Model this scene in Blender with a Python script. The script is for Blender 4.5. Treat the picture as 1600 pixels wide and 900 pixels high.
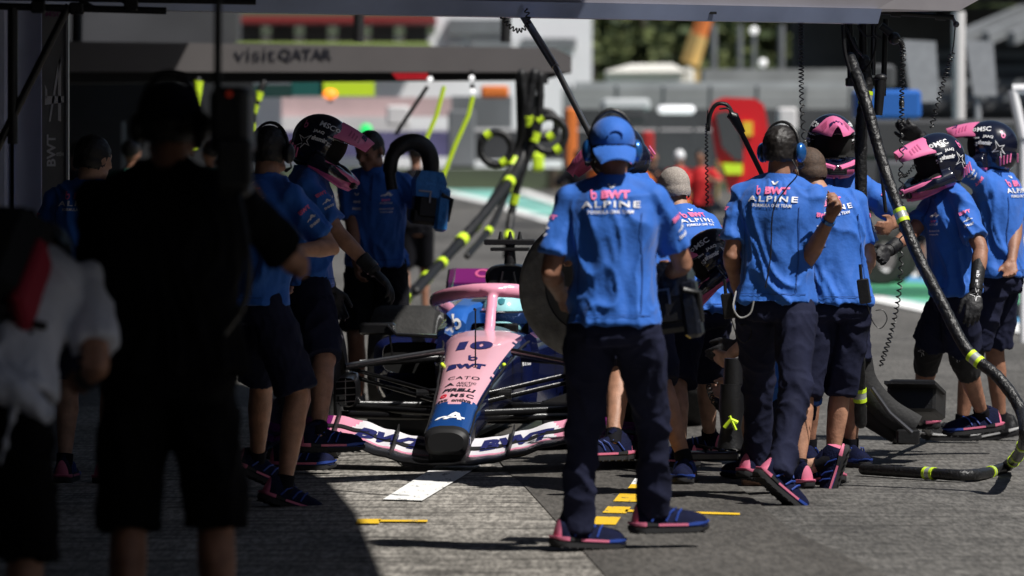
import bpy, bmesh, math, random
from mathutils import Vector, Matrix, noise, bvhtree
from math import radians as R, sin, cos, pi
random.seed(7)
for _o in list(bpy.data.objects): bpy.data.objects.remove(_o)
SC = bpy.context.scene
COL = SC.collection

# ---------------------------------------------------------------- camera, sky, sun, exposure
F = 8000.0; HC = 1.57; HY = 256.0          # focal length in photo pixels, eye height, horizon row
cd = bpy.data.cameras.new('camera'); cam = bpy.data.objects.new('camera', cd); COL.objects.link(cam)
cam.location = (0, 0, HC); cam.rotation_euler = (R(90), 0, 0)
cd.sensor_width = 36; cd.lens = F/1600*36; cd.shift_y = -(450-HY)/1600
cd.clip_start = 0.5; cd.clip_end = 3000
cd.dof.use_dof = True; cd.dof.focus_distance = 25.6; cd.dof.aperture_fstop = 3.4
SC.camera = cam
SUN = Vector((.47, -.36, .88)).normalized()
w = bpy.data.worlds.new('World'); SC.world = w; w.use_nodes = True
nt = w.node_tree; bg = nt.nodes['Background']
sky = nt.nodes.new('ShaderNodeTexSky'); sky.sky_type = 'NISHITA'; sky.sun_disc = False
sky.sun_elevation = math.asin(SUN.z); sky.sun_rotation = math.atan2(SUN.x, SUN.y)
nt.links.new(sky.outputs[0], bg.inputs[0]); bg.inputs[1].default_value = 0.05
sl = bpy.data.lights.new('sun', 'SUN'); sl.energy = 5.0; sl.angle = R(.5); sl.color = (1, .965, .91)
so = bpy.data.objects.new('sun', sl); COL.objects.link(so)
so.rotation_euler = SUN.to_track_quat('Z', 'Y').to_euler(); so.location = (10, 0, 20)
SC.view_settings.view_transform = 'Standard'; SC.view_settings.look = 'None'
SC.view_settings.exposure = 0.14; SC.view_settings.gamma = 1

def W(px, py, D):                            # photo pixel at distance D -> point in the place
    return Vector(((px-800)*D/F, D, HC-(py-HY)*D/F))
def G(px, py, z=0):                          # photo pixel on the ground
    D = (HC-z)*F/(py-HY); return Vector(((px-800)*D/F, D, z))

# ---------------------------------------------------------------- materials
MATS = {}
def mat(name, col, rough=.6, metal=0, bump=0, bscale=60, var=0, vscale=8, coat=0, sheen=0, stretch=None, emit=None, spec=.5):
    if name in MATS: return MATS[name]
    m = bpy.data.materials.new(name); m.use_nodes = True; t = m.node_tree; p = t.nodes['Principled BSDF']
    p.inputs['Base Color'].default_value = (*col, 1); p.inputs['Roughness'].default_value = rough
    p.inputs['Metallic'].default_value = metal; p.inputs['Coat Weight'].default_value = coat
    p.inputs['Coat Roughness'].default_value = .05; p.inputs['Sheen Weight'].default_value = sheen
    p.inputs['Specular IOR Level'].default_value = spec
    if emit: p.inputs['Emission Color'].default_value = (*emit[:3], 1); p.inputs['Emission Strength'].default_value = emit[3]
    if bump or var:
        tc = t.nodes.new('ShaderNodeTexCoord'); src = tc.outputs['Object']
        if stretch:
            mp = t.nodes.new('ShaderNodeMapping'); mp.inputs['Scale'].default_value = stretch
            t.links.new(src, mp.inputs[0]); src = mp.outputs[0]
    if var:
        n = t.nodes.new('ShaderNodeTexNoise'); n.inputs['Scale'].default_value = vscale; n.inputs['Detail'].default_value = 5
        t.links.new(src, n.inputs['Vector'])
        r = t.nodes.new('ShaderNodeMapRange'); r.inputs[1].default_value = .3; r.inputs[2].default_value = .7
        r.inputs[3].default_value = 1-var; r.inputs[4].default_value = 1+var
        t.links.new(n.outputs['Fac'], r.inputs[0])
        h = t.nodes.new('ShaderNodeVectorMath'); h.operation = 'SCALE'; h.inputs[0].default_value = col
        t.links.new(r.outputs[0], h.inputs['Scale']); t.links.new(h.outputs[0], p.inputs['Base Color'])
    if bump:
        n2 = t.nodes.new('ShaderNodeTexNoise'); n2.inputs['Scale'].default_value = bscale; n2.inputs['Detail'].default_value = 4
        t.links.new(src, n2.inputs['Vector'])
        b = t.nodes.new('ShaderNodeBump'); b.inputs['Strength'].default_value = bump; b.inputs['Distance'].default_value = .01
        t.links.new(n2.outputs['Fac'], b.inputs['Height']); t.links.new(b.outputs[0], p.inputs['Normal'])
    MATS[name] = m; return m

BLUE = mat('shirt_blue', (.015, .122, .51), .75, bump=.25, bscale=45, var=.10, vscale=7, sheen=.15)
NAVYCL = mat('navy_cloth', (.013, .015, .036), .85, bump=.3, bscale=30, var=.25, vscale=6, spec=.15)
BLACKCL = mat('black_cloth', (.006, .006, .009), .85, bump=.3, bscale=30, var=.25, spec=.15)
DARKBLACK = mat('black_tee', (.004, .004, .005), .9, bump=.3, bscale=20, spec=.1)
WHITECL = mat('white_cloth', (.62, .64, .72), .85, bump=.3, bscale=25, var=.08)
REDCL = mat('red_cloth', (.30, .01, .03), .8, bump=.3, bscale=25)
SKIN = mat('skin', (.40, .205, .13), .55, bump=.2, bscale=110, var=.22, vscale=20)
SKIN2 = mat('skin_tanned', (.29, .138, .085), .55, bump=.2, bscale=110, var=.24, vscale=20)
SKIN3 = mat('skin_pale', (.50, .29, .20), .55, bump=.2, bscale=110, var=.22, vscale=20)
HAIR = mat('dark_hair', (.009, .0065, .0055), .5, bump=.22, bscale=320, var=.5, vscale=220, stretch=(1, 1, .25))
HAIRG = mat('grey_hair', (.34, .30, .27), .8, bump=.3, bscale=200, var=.5, vscale=220)
HAIRB = mat('brown_hair', (.07, .042, .028), .7, bump=.3, bscale=200, var=.4, vscale=120)
HELM = mat('helmet_navy', (.006, .008, .022), .22, coat=.6, var=.2)
PINK = mat('pink_plastic', (.82, .19, .40), .38, coat=.3, var=.05)
PINKD = mat('pink_deep', (.55, .09, .24), .4, coat=.3)
BLK = mat('black_plastic', (.010, .010, .011), .4, bump=.2, bscale=80, var=.2)
MATT = mat('black_matt', (.007, .007, .008), .75, bump=.3, bscale=60)
VOID = mat('opening_shade', (.002, .002, .002), .9)  # near-black colour standing in for the shade inside openings and recesses
WHT = mat('white_print', (.78, .78, .80), .6)
PNKP = mat('pink_print', (.86, .18, .38), .6)
NVYP = mat('navy_print', (.012, .015, .10), .5)
BLKP = mat('black_print', (.012, .012, .02), .5)
STEEL = mat('steel', (.45, .45, .46), .28, metal=1, var=.15)
GUN = mat('dark_steel', (.12, .12, .13), .35, metal=.9, var=.2)
CUP = mat('ear_cup_blue', (.02, .13, .42), .25, metal=.5, coat=.6)
SEAM = mat('seam_blue', (.008, .06, .26), .8)
YEL = mat('fluorescent_yellow', (.62, .85, .03), .5)
SILV = mat('reflective_silver', (.42, .44, .42), .35, metal=.3)
TYRE = mat('tyre_rubber', (.018, .0175, .017), .8, bump=.5, bscale=50, var=.35, vscale=20)
GLOVE = mat('glove_black', (.008, .008, .010), .6, bump=.4, bscale=60)

# ---------------------------------------------------------------- mesh helpers
def frame(d, hint=Vector((0, 0, 1))):
    d = d.normalized()
    if abs(d.dot(hint)) > .98: hint = Vector((0, 1, 0)) if abs(d.y) < .9 else Vector((1, 0, 0))
    x = hint.cross(d).normalized(); return x, d.cross(x).normalized()
class MB:
    def __init__(s): s.v = []; s.f = []; s.m = []
    def rings(s, rs, m=0, cap=True, closed=False):
        n = len(rs[0]); b = len(s.v)
        for r in rs: s.v += [Vector(p) for p in r]
        k = len(rs)
        for i in range(k if closed else k-1):
            a0 = b+i*n; a1 = b+((i+1) % k)*n
            for j in range(n):
                jj = (j+1) % n; s.f.append((a0+j, a0+jj, a1+jj, a1+j)); s.m.append(m)
        if cap and not closed:
            s.f.append(tuple(b+j for j in range(n))[::-1]); s.m.append(m)
            s.f.append(tuple(b+(k-1)*n+j for j in range(n))); s.m.append(m)
        return s
    def tube(s, pts, rad, seg=8, m=0, round_ends=False, hint=None, flat=1.0, closed=False):
        pts = [Vector(p) for p in pts]; n = len(pts)
        rad = [rad]*n if isinstance(rad, (int, float)) else list(rad)
        hint = hint or Vector((0, 0, 1)); rs = []; px = None
        P = []; Q = []
        if round_ends:
            d = (pts[1]-pts[0]).normalized()
            for k in (.0, .5, .85): P.append(pts[0]-d*rad[0]*math.sqrt(1-k*k)); Q.append(max(rad[0]*k, rad[0]*.12))
        P += pts; Q += rad
        if round_ends:
            d = (pts[-1]-pts[-2]).normalized()
            for k in (.85, .5, .0): P.append(pts[-1]+d*rad[-1]*math.sqrt(1-k*k)); Q.append(max(rad[-1]*k, rad[-1]*.12))
        n = len(P)
        for i in range(n):
            if closed: d = P[(i+1) % n]-P[i-1]
            else: d = P[min(i+1, n-1)]-P[max(i-1, 0)]
            if d.length < 1e-9: d = Vector((0, 0, 1))
            d.normalize()
            if px is None: x, y = frame(d, hint)
            else:
                x = (px-d*px.dot(d))
                if x.length < 1e-6: x, y = frame(d, hint)
                x.normalize(); y = d.cross(x)
            px = x
            rs.append([P[i]+x*(Q[i]*cos(a))+y*(Q[i]*flat*sin(a)) for a in [2*pi*j/seg for j in range(seg)]])
        return s.rings(rs, m, True, closed)
    def ell(s, c, r, M=None, m=0, nu=16, nv=10):
        c = Vector(c); M = M or Matrix.Identity(3); rs = []
        for i in range(nv+1):
            t = -pi/2+pi*i/nv; t = max(-pi/2+.06, min(pi/2-.06, t))
            rs.append([c+M@Vector((r[0]*cos(t)*cos(a), r[1]*cos(t)*sin(a), r[2]*sin(t))) for a in [2*pi*j/nu for j in range(nu)]])
        return s.rings(rs, m)
    def box(s, c, h, M=None, m=0, bev=0):
        c = Vector(c); M = M or Matrix.Identity(3)
        if bev:
            rs = []
            for z, k in ((-h[2], bev), (-h[2]+bev, 0), (h[2]-bev, 0), (h[2], bev)):
                a, b2 = h[0]-k, h[1]-k
                q = bev
                pts = [(-a+q, -b2), (a-q, -b2), (a, -b2+q), (a, b2-q), (a-q, b2), (-a+q, b2), (-a, b2-q), (-a, -b2+q)]
                rs.append([c+M@Vector((x, y, z)) for x, y in pts])
            return s.rings(rs, m)
        q = [(-1, -1), (1, -1), (1, 1), (-1, 1)]
        return s.rings([[c+M@Vector((h[0]*x, h[1]*y, h[2]*z)) for x, y in q] for z in (-1, 1)], m)
    def bar(s, a, b, wd, ht, m=0, hint=Vector((0, 0, 1))):
        a = Vector(a); b = Vector(b); d = (b-a); x, y = frame(d, hint)
        return s.rings([[p+x*wd*i+y*ht*j for i, j in ((-.5, -.5), (.5, -.5), (.5, .5), (-.5, .5))] for p in (a, b)], m)
    def quad(s, *p, m=0):
        b = len(s.v); s.v += [Vector(q) for q in p]; s.f.append(tuple(range(b, b+len(p)))); s.m.append(m); return s
    def prism(s, poly, O, X, Y, N, th, m=0):
        O = Vector(O); b = len(s.v); n = len(poly)
        for k in (0, 1):
            s.v += [O+X*p[0]+Y*p[1]+N*(th*k) for p in poly]
        s.f.append(tuple(b+j for j in range(n))[::-1]); s.f.append(tuple(b+n+j for j in range(n))); s.m += [m, m]
        for j in range(n):
            jj = (j+1) % n; s.f.append((b+j, b+jj, b+n+jj, b+n+j)); s.m.append(m)
        return s
    def mesh(s, name, mats, off=Vector((0, 0, 0)), smooth=True):
        me = bpy.data.meshes.new(name); me.from_pydata([p-off for p in s.v], [], s.f)
        for m in (mats if isinstance(mats, (list, tuple)) else [mats]): me.materials.append(m)
        me.polygons.foreach_set('material_index', s.m)
        bm = bmesh.new(); bm.from_mesh(me); bmesh.ops.recalc_face_normals(bm, faces=bm.faces)
        if smooth:
            for f in bm.faces: f.smooth = True
            for e in bm.edges:
                if len(e.link_faces) == 2 and e.calc_face_angle(0) > R(42): e.smooth = False
        bm.to_mesh(me); bm.free(); return me
def link(name, me, parent=None):
    o = bpy.data.objects.new(name, me); COL.objects.link(o)
    if parent: o.parent = parent
    return o
def tag(o, label=None, cat=None, group=None, kind=None):
    if label: o['label'] = label
    if cat: o['category'] = cat
    if group: o['group'] = group
    if kind: o['kind'] = kind
    return o
def root(name, loc, label, cat, group=None):
    o = link(name, None); o.location = loc; o.empty_display_size = .1; return tag(o, label, cat, group)
def base(parent):                           # world position of a parent chain (roots have no rotation)
    v = Vector((0, 0, 0))
    while parent: v += parent.location; parent = parent.parent
    return v
def part(name, mb, mats, parent=None, smooth=True, label=None):
    o = link(name, mb.mesh(name, mats, base(parent), smooth), parent)
    if label: o['label'] = label
    return o
def solo(name, mb, mats, label, cat, group=None, kind=None, smooth=True):
    c = sum(mb.v, Vector())/len(mb.v); c.z = min(p.z for p in mb.v)
    o = link(name, mb.mesh(name, mats, c, smooth)); o.location = c
    return tag(o, label, cat, group, kind)
def remeshed(mb, vox, smooth=3, off=Vector((0, 0, 0)), fac=.5):
    me = mb.mesh('tmp', [], off, False)
    o = link('tmp', me); r = o.modifiers.new('r', 'REMESH'); r.mode = 'VOXEL'; r.voxel_size = vox; r.use_smooth_shade = True
    if smooth: q = o.modifiers.new('s', 'SMOOTH'); q.iterations = smooth; q.factor = fac
    dg = bpy.context.evaluated_depsgraph_get(); dg.update()
    out = bpy.data.meshes.new_from_object(o.evaluated_get(dg))
    bpy.data.objects.remove(o); bpy.data.meshes.remove(me)
    out.polygons.foreach_set('use_smooth', [True]*len(out.polygons)); return out
def displace(me, fn):
    nr = [v.normal.copy() for v in me.vertices]
    for v, n in zip(me.vertices, nr): v.co = v.co+n*fn(v.co, n)
    me.update()
def cyl(a, b, r, seg=16, m=0, mb=None): return (mb or MB()).tube([a, b], r, seg, m)

# ---------------------------------------------------------------- lettering
TXT = {}
def text2d(s, bold=.02, shear=0.0, spacing=1.0):
    k = (s, bold, shear, spacing)
    if k in TXT: return TXT[k]
    c = bpy.data.curves.new('t', 'FONT'); c.body = s; c.offset = bold; c.shear = shear; c.space_character = spacing; c.resolution_u = 3
    o = link('t', c); dg = bpy.context.evaluated_depsgraph_get(); dg.update()
    me = bpy.data.meshes.new_from_object(o.evaluated_get(dg))
    v = [(p.co.x, p.co.y) for p in me.vertices]; f = [tuple(p.vertices) for p in me.polygons]
    x0 = min(p[0] for p in v); x1 = max(p[0] for p in v); y0 = min(p[1] for p in v); y1 = max(p[1] for p in v)
    v = [((x-x0)/(x1-x0)-.5, (y-y0)/(y1-y0)-.5) for x, y in v]
    bpy.data.objects.remove(o); bpy.data.curves.remove(c); bpy.data.meshes.remove(me)
    TXT[k] = (v, f); return TXT[k]
def poly2d(*polys):
    v = []; f = []
    for p in polys: f.append(tuple(range(len(v), len(v)+len(p)))); v += p
    return v, f
def ring2d(cx, cy, r1, r2, n=18, a0=0, a1=2*pi):
    v = []; f = []
    for i in range(n+1):
        a = a0+(a1-a0)*i/n; v += [(cx+r1*cos(a), cy+r1*sin(a)), (cx+r2*cos(a), cy+r2*sin(a))]
    for i in range(n): f.append((2*i, 2*i+1, 2*i+3, 2*i+2))
    return v, f
def join2d(*gs):
    v = []; f = []
    for g in gs:
        b = len(v); v += g[0]; f += [tuple(i+b for i in q) for q in g[1]]
    return v, f
A_LOGO = poly2d([(-.5, -.28), (-.38, -.28), (-.28, -.16), (.5, -.16), (.5, -.04), (-.18, -.04), (-.40, -.12)],
                [(-.22, -.28), (-.08, -.28), (.30, .20), (.14, .30), (.02, .16)],
                [(.14, .30), (.30, .20), (.42, -.28), (.27, -.28)])
B_LOGO = join2d(ring2d(0.05, -.12, .17, .36, 16), poly2d([(-.42, .5), (-.20, .5), (-.18, .0), (-.28, -.2)]))
STAR = poly2d([(-.12, -.5), (-.03, -.1), (-.5, .02), (-.08, .10), (.1, .5), (.16, .12), (.5, .06), (.2, -.06), (.22, -.4), (.05, -.16)])
STAR_O = join2d(*[poly2d([p, q, (q[0]*.74, q[1]*.74), (p[0]*.74, p[1]*.74)]) for p, q in zip(STAR[0], STAR[0][1:]+STAR[0][:1])])
WING = poly2d([(-.5, .35), (-.28, .38), (0, -.1), (.28, .38), (.5, .35), (.2, -.4), (-.2, -.4)])
BVHC = {}
def decal(shape, target, O, X, Y, N, sx, sy, m, name='lettering', lift=.003, grid=.03, reach=.35, parent=None, mb=None):
    key = target.name
    if key not in BVHC: BVHC[key] = bvhtree.BVHTree.FromPolygons([v.co.copy() for v in target.data.vertices], [tuple(p.vertices) for p in target.data.polygons])
    tree = BVHC[key]; bm = bmesh.new()
    vs = [bm.verts.new((x*sx, y*sy, 0)) for x, y in shape[0]]
    for f in shape[1]:
        try: bm.faces.new([vs[i] for i in f])
        except ValueError: pass
    for ax, L in ((0, sx), (1, sy)):
        k = int(L/2/grid)
        for i in range(-k, k+1):
            co = [0, 0, 0]; co[ax] = i*grid; no = [0, 0, 0]; no[ax] = 1
            bmesh.ops.bisect_plane(bm, geom=bm.verts[:]+bm.edges[:]+bm.faces[:], plane_co=co, plane_no=no)
    bad = []
    for v in bm.verts:
        p = O+X*v.co.x+Y*v.co.y
        h = tree.ray_cast(p+N*reach, -N, reach*2)
        if h[0] is None: bad.append(v)
        else: v.co = h[0]+N*lift*.5+(h[1] if h[1].dot(N) > 0 else -h[1])*lift*.8
    if bad: bmesh.ops.delete(bm, geom=bad, context='VERTS')
    if mb is not None:
        bm.verts.index_update(); b = len(mb.v); off = base(parent or target)
        mi = m
        mb.v += [v.co.copy()+off for v in bm.verts]
        for f in bm.faces: mb.f.append(tuple(b+v.index for v in f.verts)); mb.m.append(mi)
        bm.free(); return None
    me = bpy.data.meshes.new(name); bm.to_mesh(me); bm.free(); me.materials.append(m)
    return link(name, me, parent or target)
# ---------------------------------------------------------------- people
UP = Vector((0, 0, 1))
def ik(a, t, l1, l2, pole):
    d = t-a; L = d.length
    if L > (l1+l2)*.995: t = a+d*((l1+l2)*.995/L); d = t-a; L = d.length
    x = d.normalized(); k = (l1*l1-l2*l2+L*L)/(2*L); h = math.sqrt(max(l1*l1-k*k, 0))
    p = pole-x*pole.dot(x); p = p.normalized() if p.length > 1e-6 else frame(x)[0]
    return a+x*k+p*h, t
def fold(p, sc, seed, st=(1, 1, .45)):
    q = Vector((p.x*st[0]+seed, p.y*st[1]+seed*.7, p.z*st[2]+p.x*.35))*sc
    w = noise.noise(q*.5)*1.2
    return 1-abs(noise.noise(q+Vector((w, w, w))))*2.4
def hand_mb(mb, wrist, d, n, side, curl=.5, k=1.0, spread=.12, thumb=.6):
    """palm and five fingers. d: forearm direction, n: palm normal (palm faces n), side: +1 thumb towards d x n"""
    d = d.normalized(); n = (n-d*n.dot(d)).normalized(); s = d.cross(n).normalized()*side
    M = Matrix((s, d, n)).transposed()
    mb.tube([wrist-d*.03, wrist+d*.012], [.026*k, .028*k], 12)
    mb.ell(wrist+d*.045*k, (.040*k, .055*k, .018*k), M)
    mb.ell(wrist+d*.062*k-s*.004, (.041*k, .036*k, .016*k), M)
    mb.ell(wrist+d*.030*k+s*.022*k+n*.006, (.020*k, .034*k, .018*k), M)
    for i, (off, L) in enumerate(((.030, .074), (.010, .083), (-.010, .077), (-.029, .062))):
        p = wrist+d*(.085-.004*abs(i-1))*k+s*off*k; q = d+s*(off*spread*30*.1); a = 0; pts = [p-d*.02]; rr = [.0095*k]
        ax = d
        for j, fr in enumerate((.44, .32, .24)):
            a += curl*(.75, 1.0, .7)[j]*(1+.12*i)
            v = (q.normalized()*cos(a)+n*sin(a)); pts.append(p); rr.append((.0098-.0007*j)*k); p = p+v*L*fr*k
        pts.append(p); rr.append(.0072*k); mb.tube(pts, rr, 8, round_ends=True)
    p = wrist+d*.022*k+s*.030*k; v1 = (d*.72+s*.62+n*.25*thumb).normalized(); v2 = (d*.9+s*.12+n*.6*thumb).normalized()
    mb.tube([p-v1*.01, p+v1*.038*k, p+v1*.038*k+v2*.030*k, p+v1*.038*k+v2*.030*k+(v2+n*.3*thumb).normalized()*.022*k],
            [.0145*k, .0125*k, .011*k, .009*k], 8, round_ends=True)

def head_mb(mb, c, M, k=1.0):
    e = lambda p, r, mm=None: mb.ell(c+M@Vector(p)*k, [q*k for q in r], M@(mm or Matrix.Identity(3)))
    e((0, -.012, .028), (.076, .096, .090)); e((0, .030, .020), (.066, .066, .072)); e((0, .028, -.040), (.057, .060, .060))
    e((0, .058, -.078), (.030, .030, .026)); e((0, .080, .036), (.050, .017, .011)); e((0, .086, -.046), (.026, .014, .008)); e((0, .085, -.058), (.022, .013, .007))
    for s in (-1, 1): e((s*.040, .062, -.010), (.022, .024, .020)); e((s*.052, .020, -.062), (.016, .034, .022))
    mb.tube([c+M@Vector((0, .084, .026))*k, c+M@Vector((0, .100, .000))*k, c+M@Vector((0, .112, -.016))*k], [.010*k, .012*k, .015*k], 8, round_ends=True)
    e((-.010, .098, -.022), (.010, .010, .008)); e((.010, .098, -.022), (.010, .010, .008))
    for s in (-1, 1): e((s*.079, -.010, .000), (.009, .020, .032), Matrix.Rotation(s*-.25, 3, 'Z'))
def rot(yaw, pitch=0, roll=0):              # yaw 0 looks along +Y, 90 along +X; pitch>0 looks up
    return Matrix.Rotation(R(-yaw), 3, 'Z')@Matrix.Rotation(R(pitch), 3, 'X')@Matrix.Rotation(R(roll), 3, 'Y')

# shoe: local frame toe +Y, ground z=0, ankle over the origin
def make_shoe_meshes(tag_, pal):
    S = [(-.092, .020, .080), (-.080, .037, .118), (-.050, .044, .135), (-.015, .045, .130), (.030, .046, .114), (.075, .050, .102), (.120, .055, .092), (.160, .055, .086), (.188, .049, .078), (.205, .036, .066), (.216, .016, .052)]
    up = MB(); rs = []
    for y, hw, h in S:
        r = []
        for j in range(16):
            a = 2*pi*j/16; x = hw*cos(a); z = .028+(h-.028)*max(0, sin(a))**.75 if sin(a) > 0 else .028+.008*sin(a)
            r.append(Vector((x*(1-.35*max(0, sin(a))), y, z)))
        rs.append(r)
    up.rings(rs)
    for i, f in enumerate(up.f):
        c = sum((up.v[k] for k in f), Vector())/len(f)
        up.m[i] = 1 if (c.y < -.066 and c.z > .04) else (2 if (abs(c.x) > .026 and c.z < .038 and c.y > .02) else 0)
    mid = MB()
    T = [(-.106, .026, .014), (-.090, .043, .004), (-.05, .049, 0), (.0, .046, 0), (.06, .050, 0), (.12, .057, 0), (.165, .057, .003), (.198, .045, .008), (.216, .026, .014), (.224, .012, .020)]
    for z0, z1, m in ((0, .026, 0), (.0265, .040, 1)):
        rs = []
        for y, hw, b in T:
            hw2 = hw-(.004 if m == 0 else 0); zt = z1+(.006 if y < -.04 or y > .15 else 0); zb = z0+b
            if zt < zb+.004: zt = zb+.004
            rs.append([Vector((hw2*x, y, z)) for x, z in ((-.9, zb), (.9, zb), (1, zb+.004), (1, zt), (-1, zt), (-1, zb+.004))])
        mid.rings(rs, m)
    for i, f in enumerate(mid.f):
        c = sum((mid.v[k] for k in f), Vector())/len(f)
        if mid.m[i] == 1 and c.y > .10: mid.m[i] = 2
        if mid.m[i] == 1 and -.05 < c.y < .01: mid.m[i] = 0
    lace = MB()
    for q in range(5):
        y = .025+q*.02; z = .112-.0085*q
        lace.tube([(-.024, y, z-.012), (0, y+.004, z+.002), (.024, y, z-.012)], .0028, 6)
    for s in (-1, 1):
        for y0, y1 in ((-.03, .02), (.03, .07), (.07, .10)): up.tube([(s*.047, y0, .05), (s*.040, (y0+y1)/2, .085), (s*.030, y1, .098)], .004, 5, 2)
    up.tube([(0, -.045, .128), (0, .0, .138), (0, .015, .125)], [.012, .018, .014], 8, 0)
    for q in range(9): mid.box((0, -.085+.034*q, .002), (.052, .004, .003), m=0)
    return (up.mesh('shoe', pal[0]), mid.mesh('sole', pal[1]), lace.mesh('laces', pal[2]))
SH_N = mat('shoe_navy_knit', (.005, .007, .028), .8, spec=.12, bump=.4, bscale=120, var=.3, vscale=25)
SH_B = mat('shoe_blue', (.012, .045, .26), .6, var=.2)
SH_P = mat('shoe_pink', (.62, .15, .25), .6)
SH_K = mat('outsole_black', (.012, .012, .014), .8)
SH_W = mat('sole_white', (.7, .7, .7), .7)
SHOES = {'team': make_shoe_meshes('team', ([SH_N, SH_P, SH_B], [SH_K, SH_P, SH_B], [SH_N])),
         'black': make_shoe_meshes('black', ([BLK, BLK, BLK], [SH_K, SH_W, SH_W], [WHT]))}

# crash helmet with peak, local frame face +Y
def make_helmet():
    mb = MB(); mb.ell((0, -.012, .020), (.128, .158, .138), nu=28, nv=18); mb.ell((0, -.045, -.045), (.118, .118, .10), nu=24)
    mb.tube([(-.112, -.01, -.075), (-.106, .09, -.085), (-.062, .165, -.105), (0, .195, -.112), (.062, .165, -.105), (.106, .09, -.085), (.112, -.01, -.075)], [.05, .046, .042, .040, .042, .046, .05], 12)
    me = remeshed(mb, .0065, 4)
    for m in (HELM, VOID, PINKD): me.materials.append(m)
    def port(p):
        az = math.atan2(abs(p.x), p.y); return az < R(66) and -.062 < p.z-.012*cos(az) < .052 and p.y > .02
    for v in me.vertices:
        if port(v.co): v.co.x *= .86; v.co.y = v.co.y*.80
        elif v.co.z < -.10 and Vector((v.co.x, v.co.y)).length < .085 : v.co.z = max(v.co.z, -.10)+.02
    for f in me.polygons:
        c = f.center
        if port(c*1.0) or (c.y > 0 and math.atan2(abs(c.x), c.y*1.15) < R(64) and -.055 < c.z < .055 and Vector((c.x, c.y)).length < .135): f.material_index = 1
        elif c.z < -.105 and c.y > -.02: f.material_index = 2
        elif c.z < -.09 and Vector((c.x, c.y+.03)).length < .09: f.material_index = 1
    pk = MB(); rs = []
    for i in range(9):
        t = i/8; y = .045+.170*t; hw = .110-.050*t-(.030*((t-.7)/.3)**2 if t > .7 else 0); zc = .145-.006*t-.026*t*t; r = []
        for j in range(13):
            a = -1+2*j/12; r.append(Vector((hw*a, y+.02*(1-abs(a))*t, zc-.070*a*a*(1-.35*t)+.008*max(0, 1-abs(a)*1.5))))
        rs.append(r+[p-Vector((0, 0, .006)) for p in r[::-1]])
    pk.rings(rs)
    ch = MB()
    for s in (-1, 1):
        ch.tube([(s*.128, .03, -.055), (s*.118, .11, -.068), (s*.072, .186, -.085), (s*.012, .232, -.098)], [.010, .016, .018, .016], 8, flat=.9)
        ch.tube([(s*.122, .02, -.112), (s*.108, .10, -.126), (s*.062, .165, -.142), (s*.012, .205, -.146)], [.006, .011, .012, .010], 8)
        for q in range(4): ch.tube([(s*.098, -.09-.018*q, -.098+.006*q), (s*.122-s*.012*q, -.095-.018*q, -.05+.006*q)], .0048, 6)
    gr = MB()
    gr.box((0, .222, -.115), (.05, .012, .018), m=0, bev=.005)
    for q in range(3): gr.box((0, .236, -.124+.009*q), (.035, .003, .002), m=1)
    return me, pk.mesh('peak', [PINK]), ch.mesh('chin_guard', [PINK]), gr.mesh('vent', [BLK, GUN])
HM = make_helmet()
def helmet_letters():
    o = link('tmp_h', HM[0]); pk = link('tmp_p', HM[1]); L = MB(); K = MB()
    for s in (-1, 1):
        N = Vector((s, -.05, .25)).normalized(); X = Vector((0, -s*1.0 if s < 0 else s*1.0, 0)); X = Vector((0, s, 0)) if s > 0 else Vector((0, -1, 0))
        X = (X-N*X.dot(N)).normalized(); Y = N.cross(X)
        at = lambda y, z: Vector((s*.13, y, z))
        dc = lambda sh, y, z, a, b, m=0, rt=0: decal(sh, o, at(y, z), (X*cos(rt)+Y*sin(rt)), (Y*cos(rt)-X*sin(rt)), N, a, b, m, mb=L, parent=o, lift=.002, reach=.12)
        dc(text2d('MSC', .02), -.005, .118, .080, .030)
        dc(ring2d(0, 0, .25, .5, 12), .050*1, .118, .022, .022)
        dc(text2d('JAAQ', .04), -.030, .068, .058, .019, rt=.12*s)
        dc(text2d('shamir', .05), -.012, .035, .080, .024, rt=.12*s)
        dc(join2d(*[poly2d([(a, b), (a+.4, b), (a+.4, b+.4), (a, b+.4)]) for a, b in ((-.5, -.5), (.05, -.5), (-.5, .05), (.05, .05))]), .04 if s > 0 else .04, .030, .020, .022)
        dc(text2d('visua', .03), .035, .066, .034, .011)
        dc(STAR_O, -.085, .000, .085, .10, rt=-.5*s)
        dc(B_LOGO, -.110, .085, .03, .045, 1)
    decal(text2d('BWT', .04), pk, Vector((0, .18, .2)), Vector((-1, 0, 0)), Vector((0, -1, 0)), Vector((0, 0, 1)), .07, .028, 2, mb=L, parent=pk, lift=.002)
    for q in range(4):
        for s in (-1, 1):
            decal(poly2d([(-.5, -.5), (.5, -.5), (.4, .5), (-.4, .5)]), pk, Vector((s*(.055+.0*q), .11+.018*q, .2)), Vector((1, 0, 0)), Vector((0, 1, 0)), Vector((0, 0, 1)), .035-.004*q, .008, 3, mb=L, parent=pk, lift=.002)
    me = L.mesh('lettering', [WHT, PINK, NVYP, PINKD]); bpy.data.objects.remove(o); bpy.data.objects.remove(pk); BVHC.clear(); return me
HL = helmet_letters()

def add_helmet(rt, c, M, k=1.0):
    h = link('helmet', HM[0], rt); h.location = c-rt.location; h.rotation_euler = M.to_euler(); k *= 1.01; h.scale = (k, k, k)
    link('peak', HM[1], h); link('chin_guard', HM[2], h); link('vent', HM[3], h); link('helmet_lettering', HL, h); return h

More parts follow.
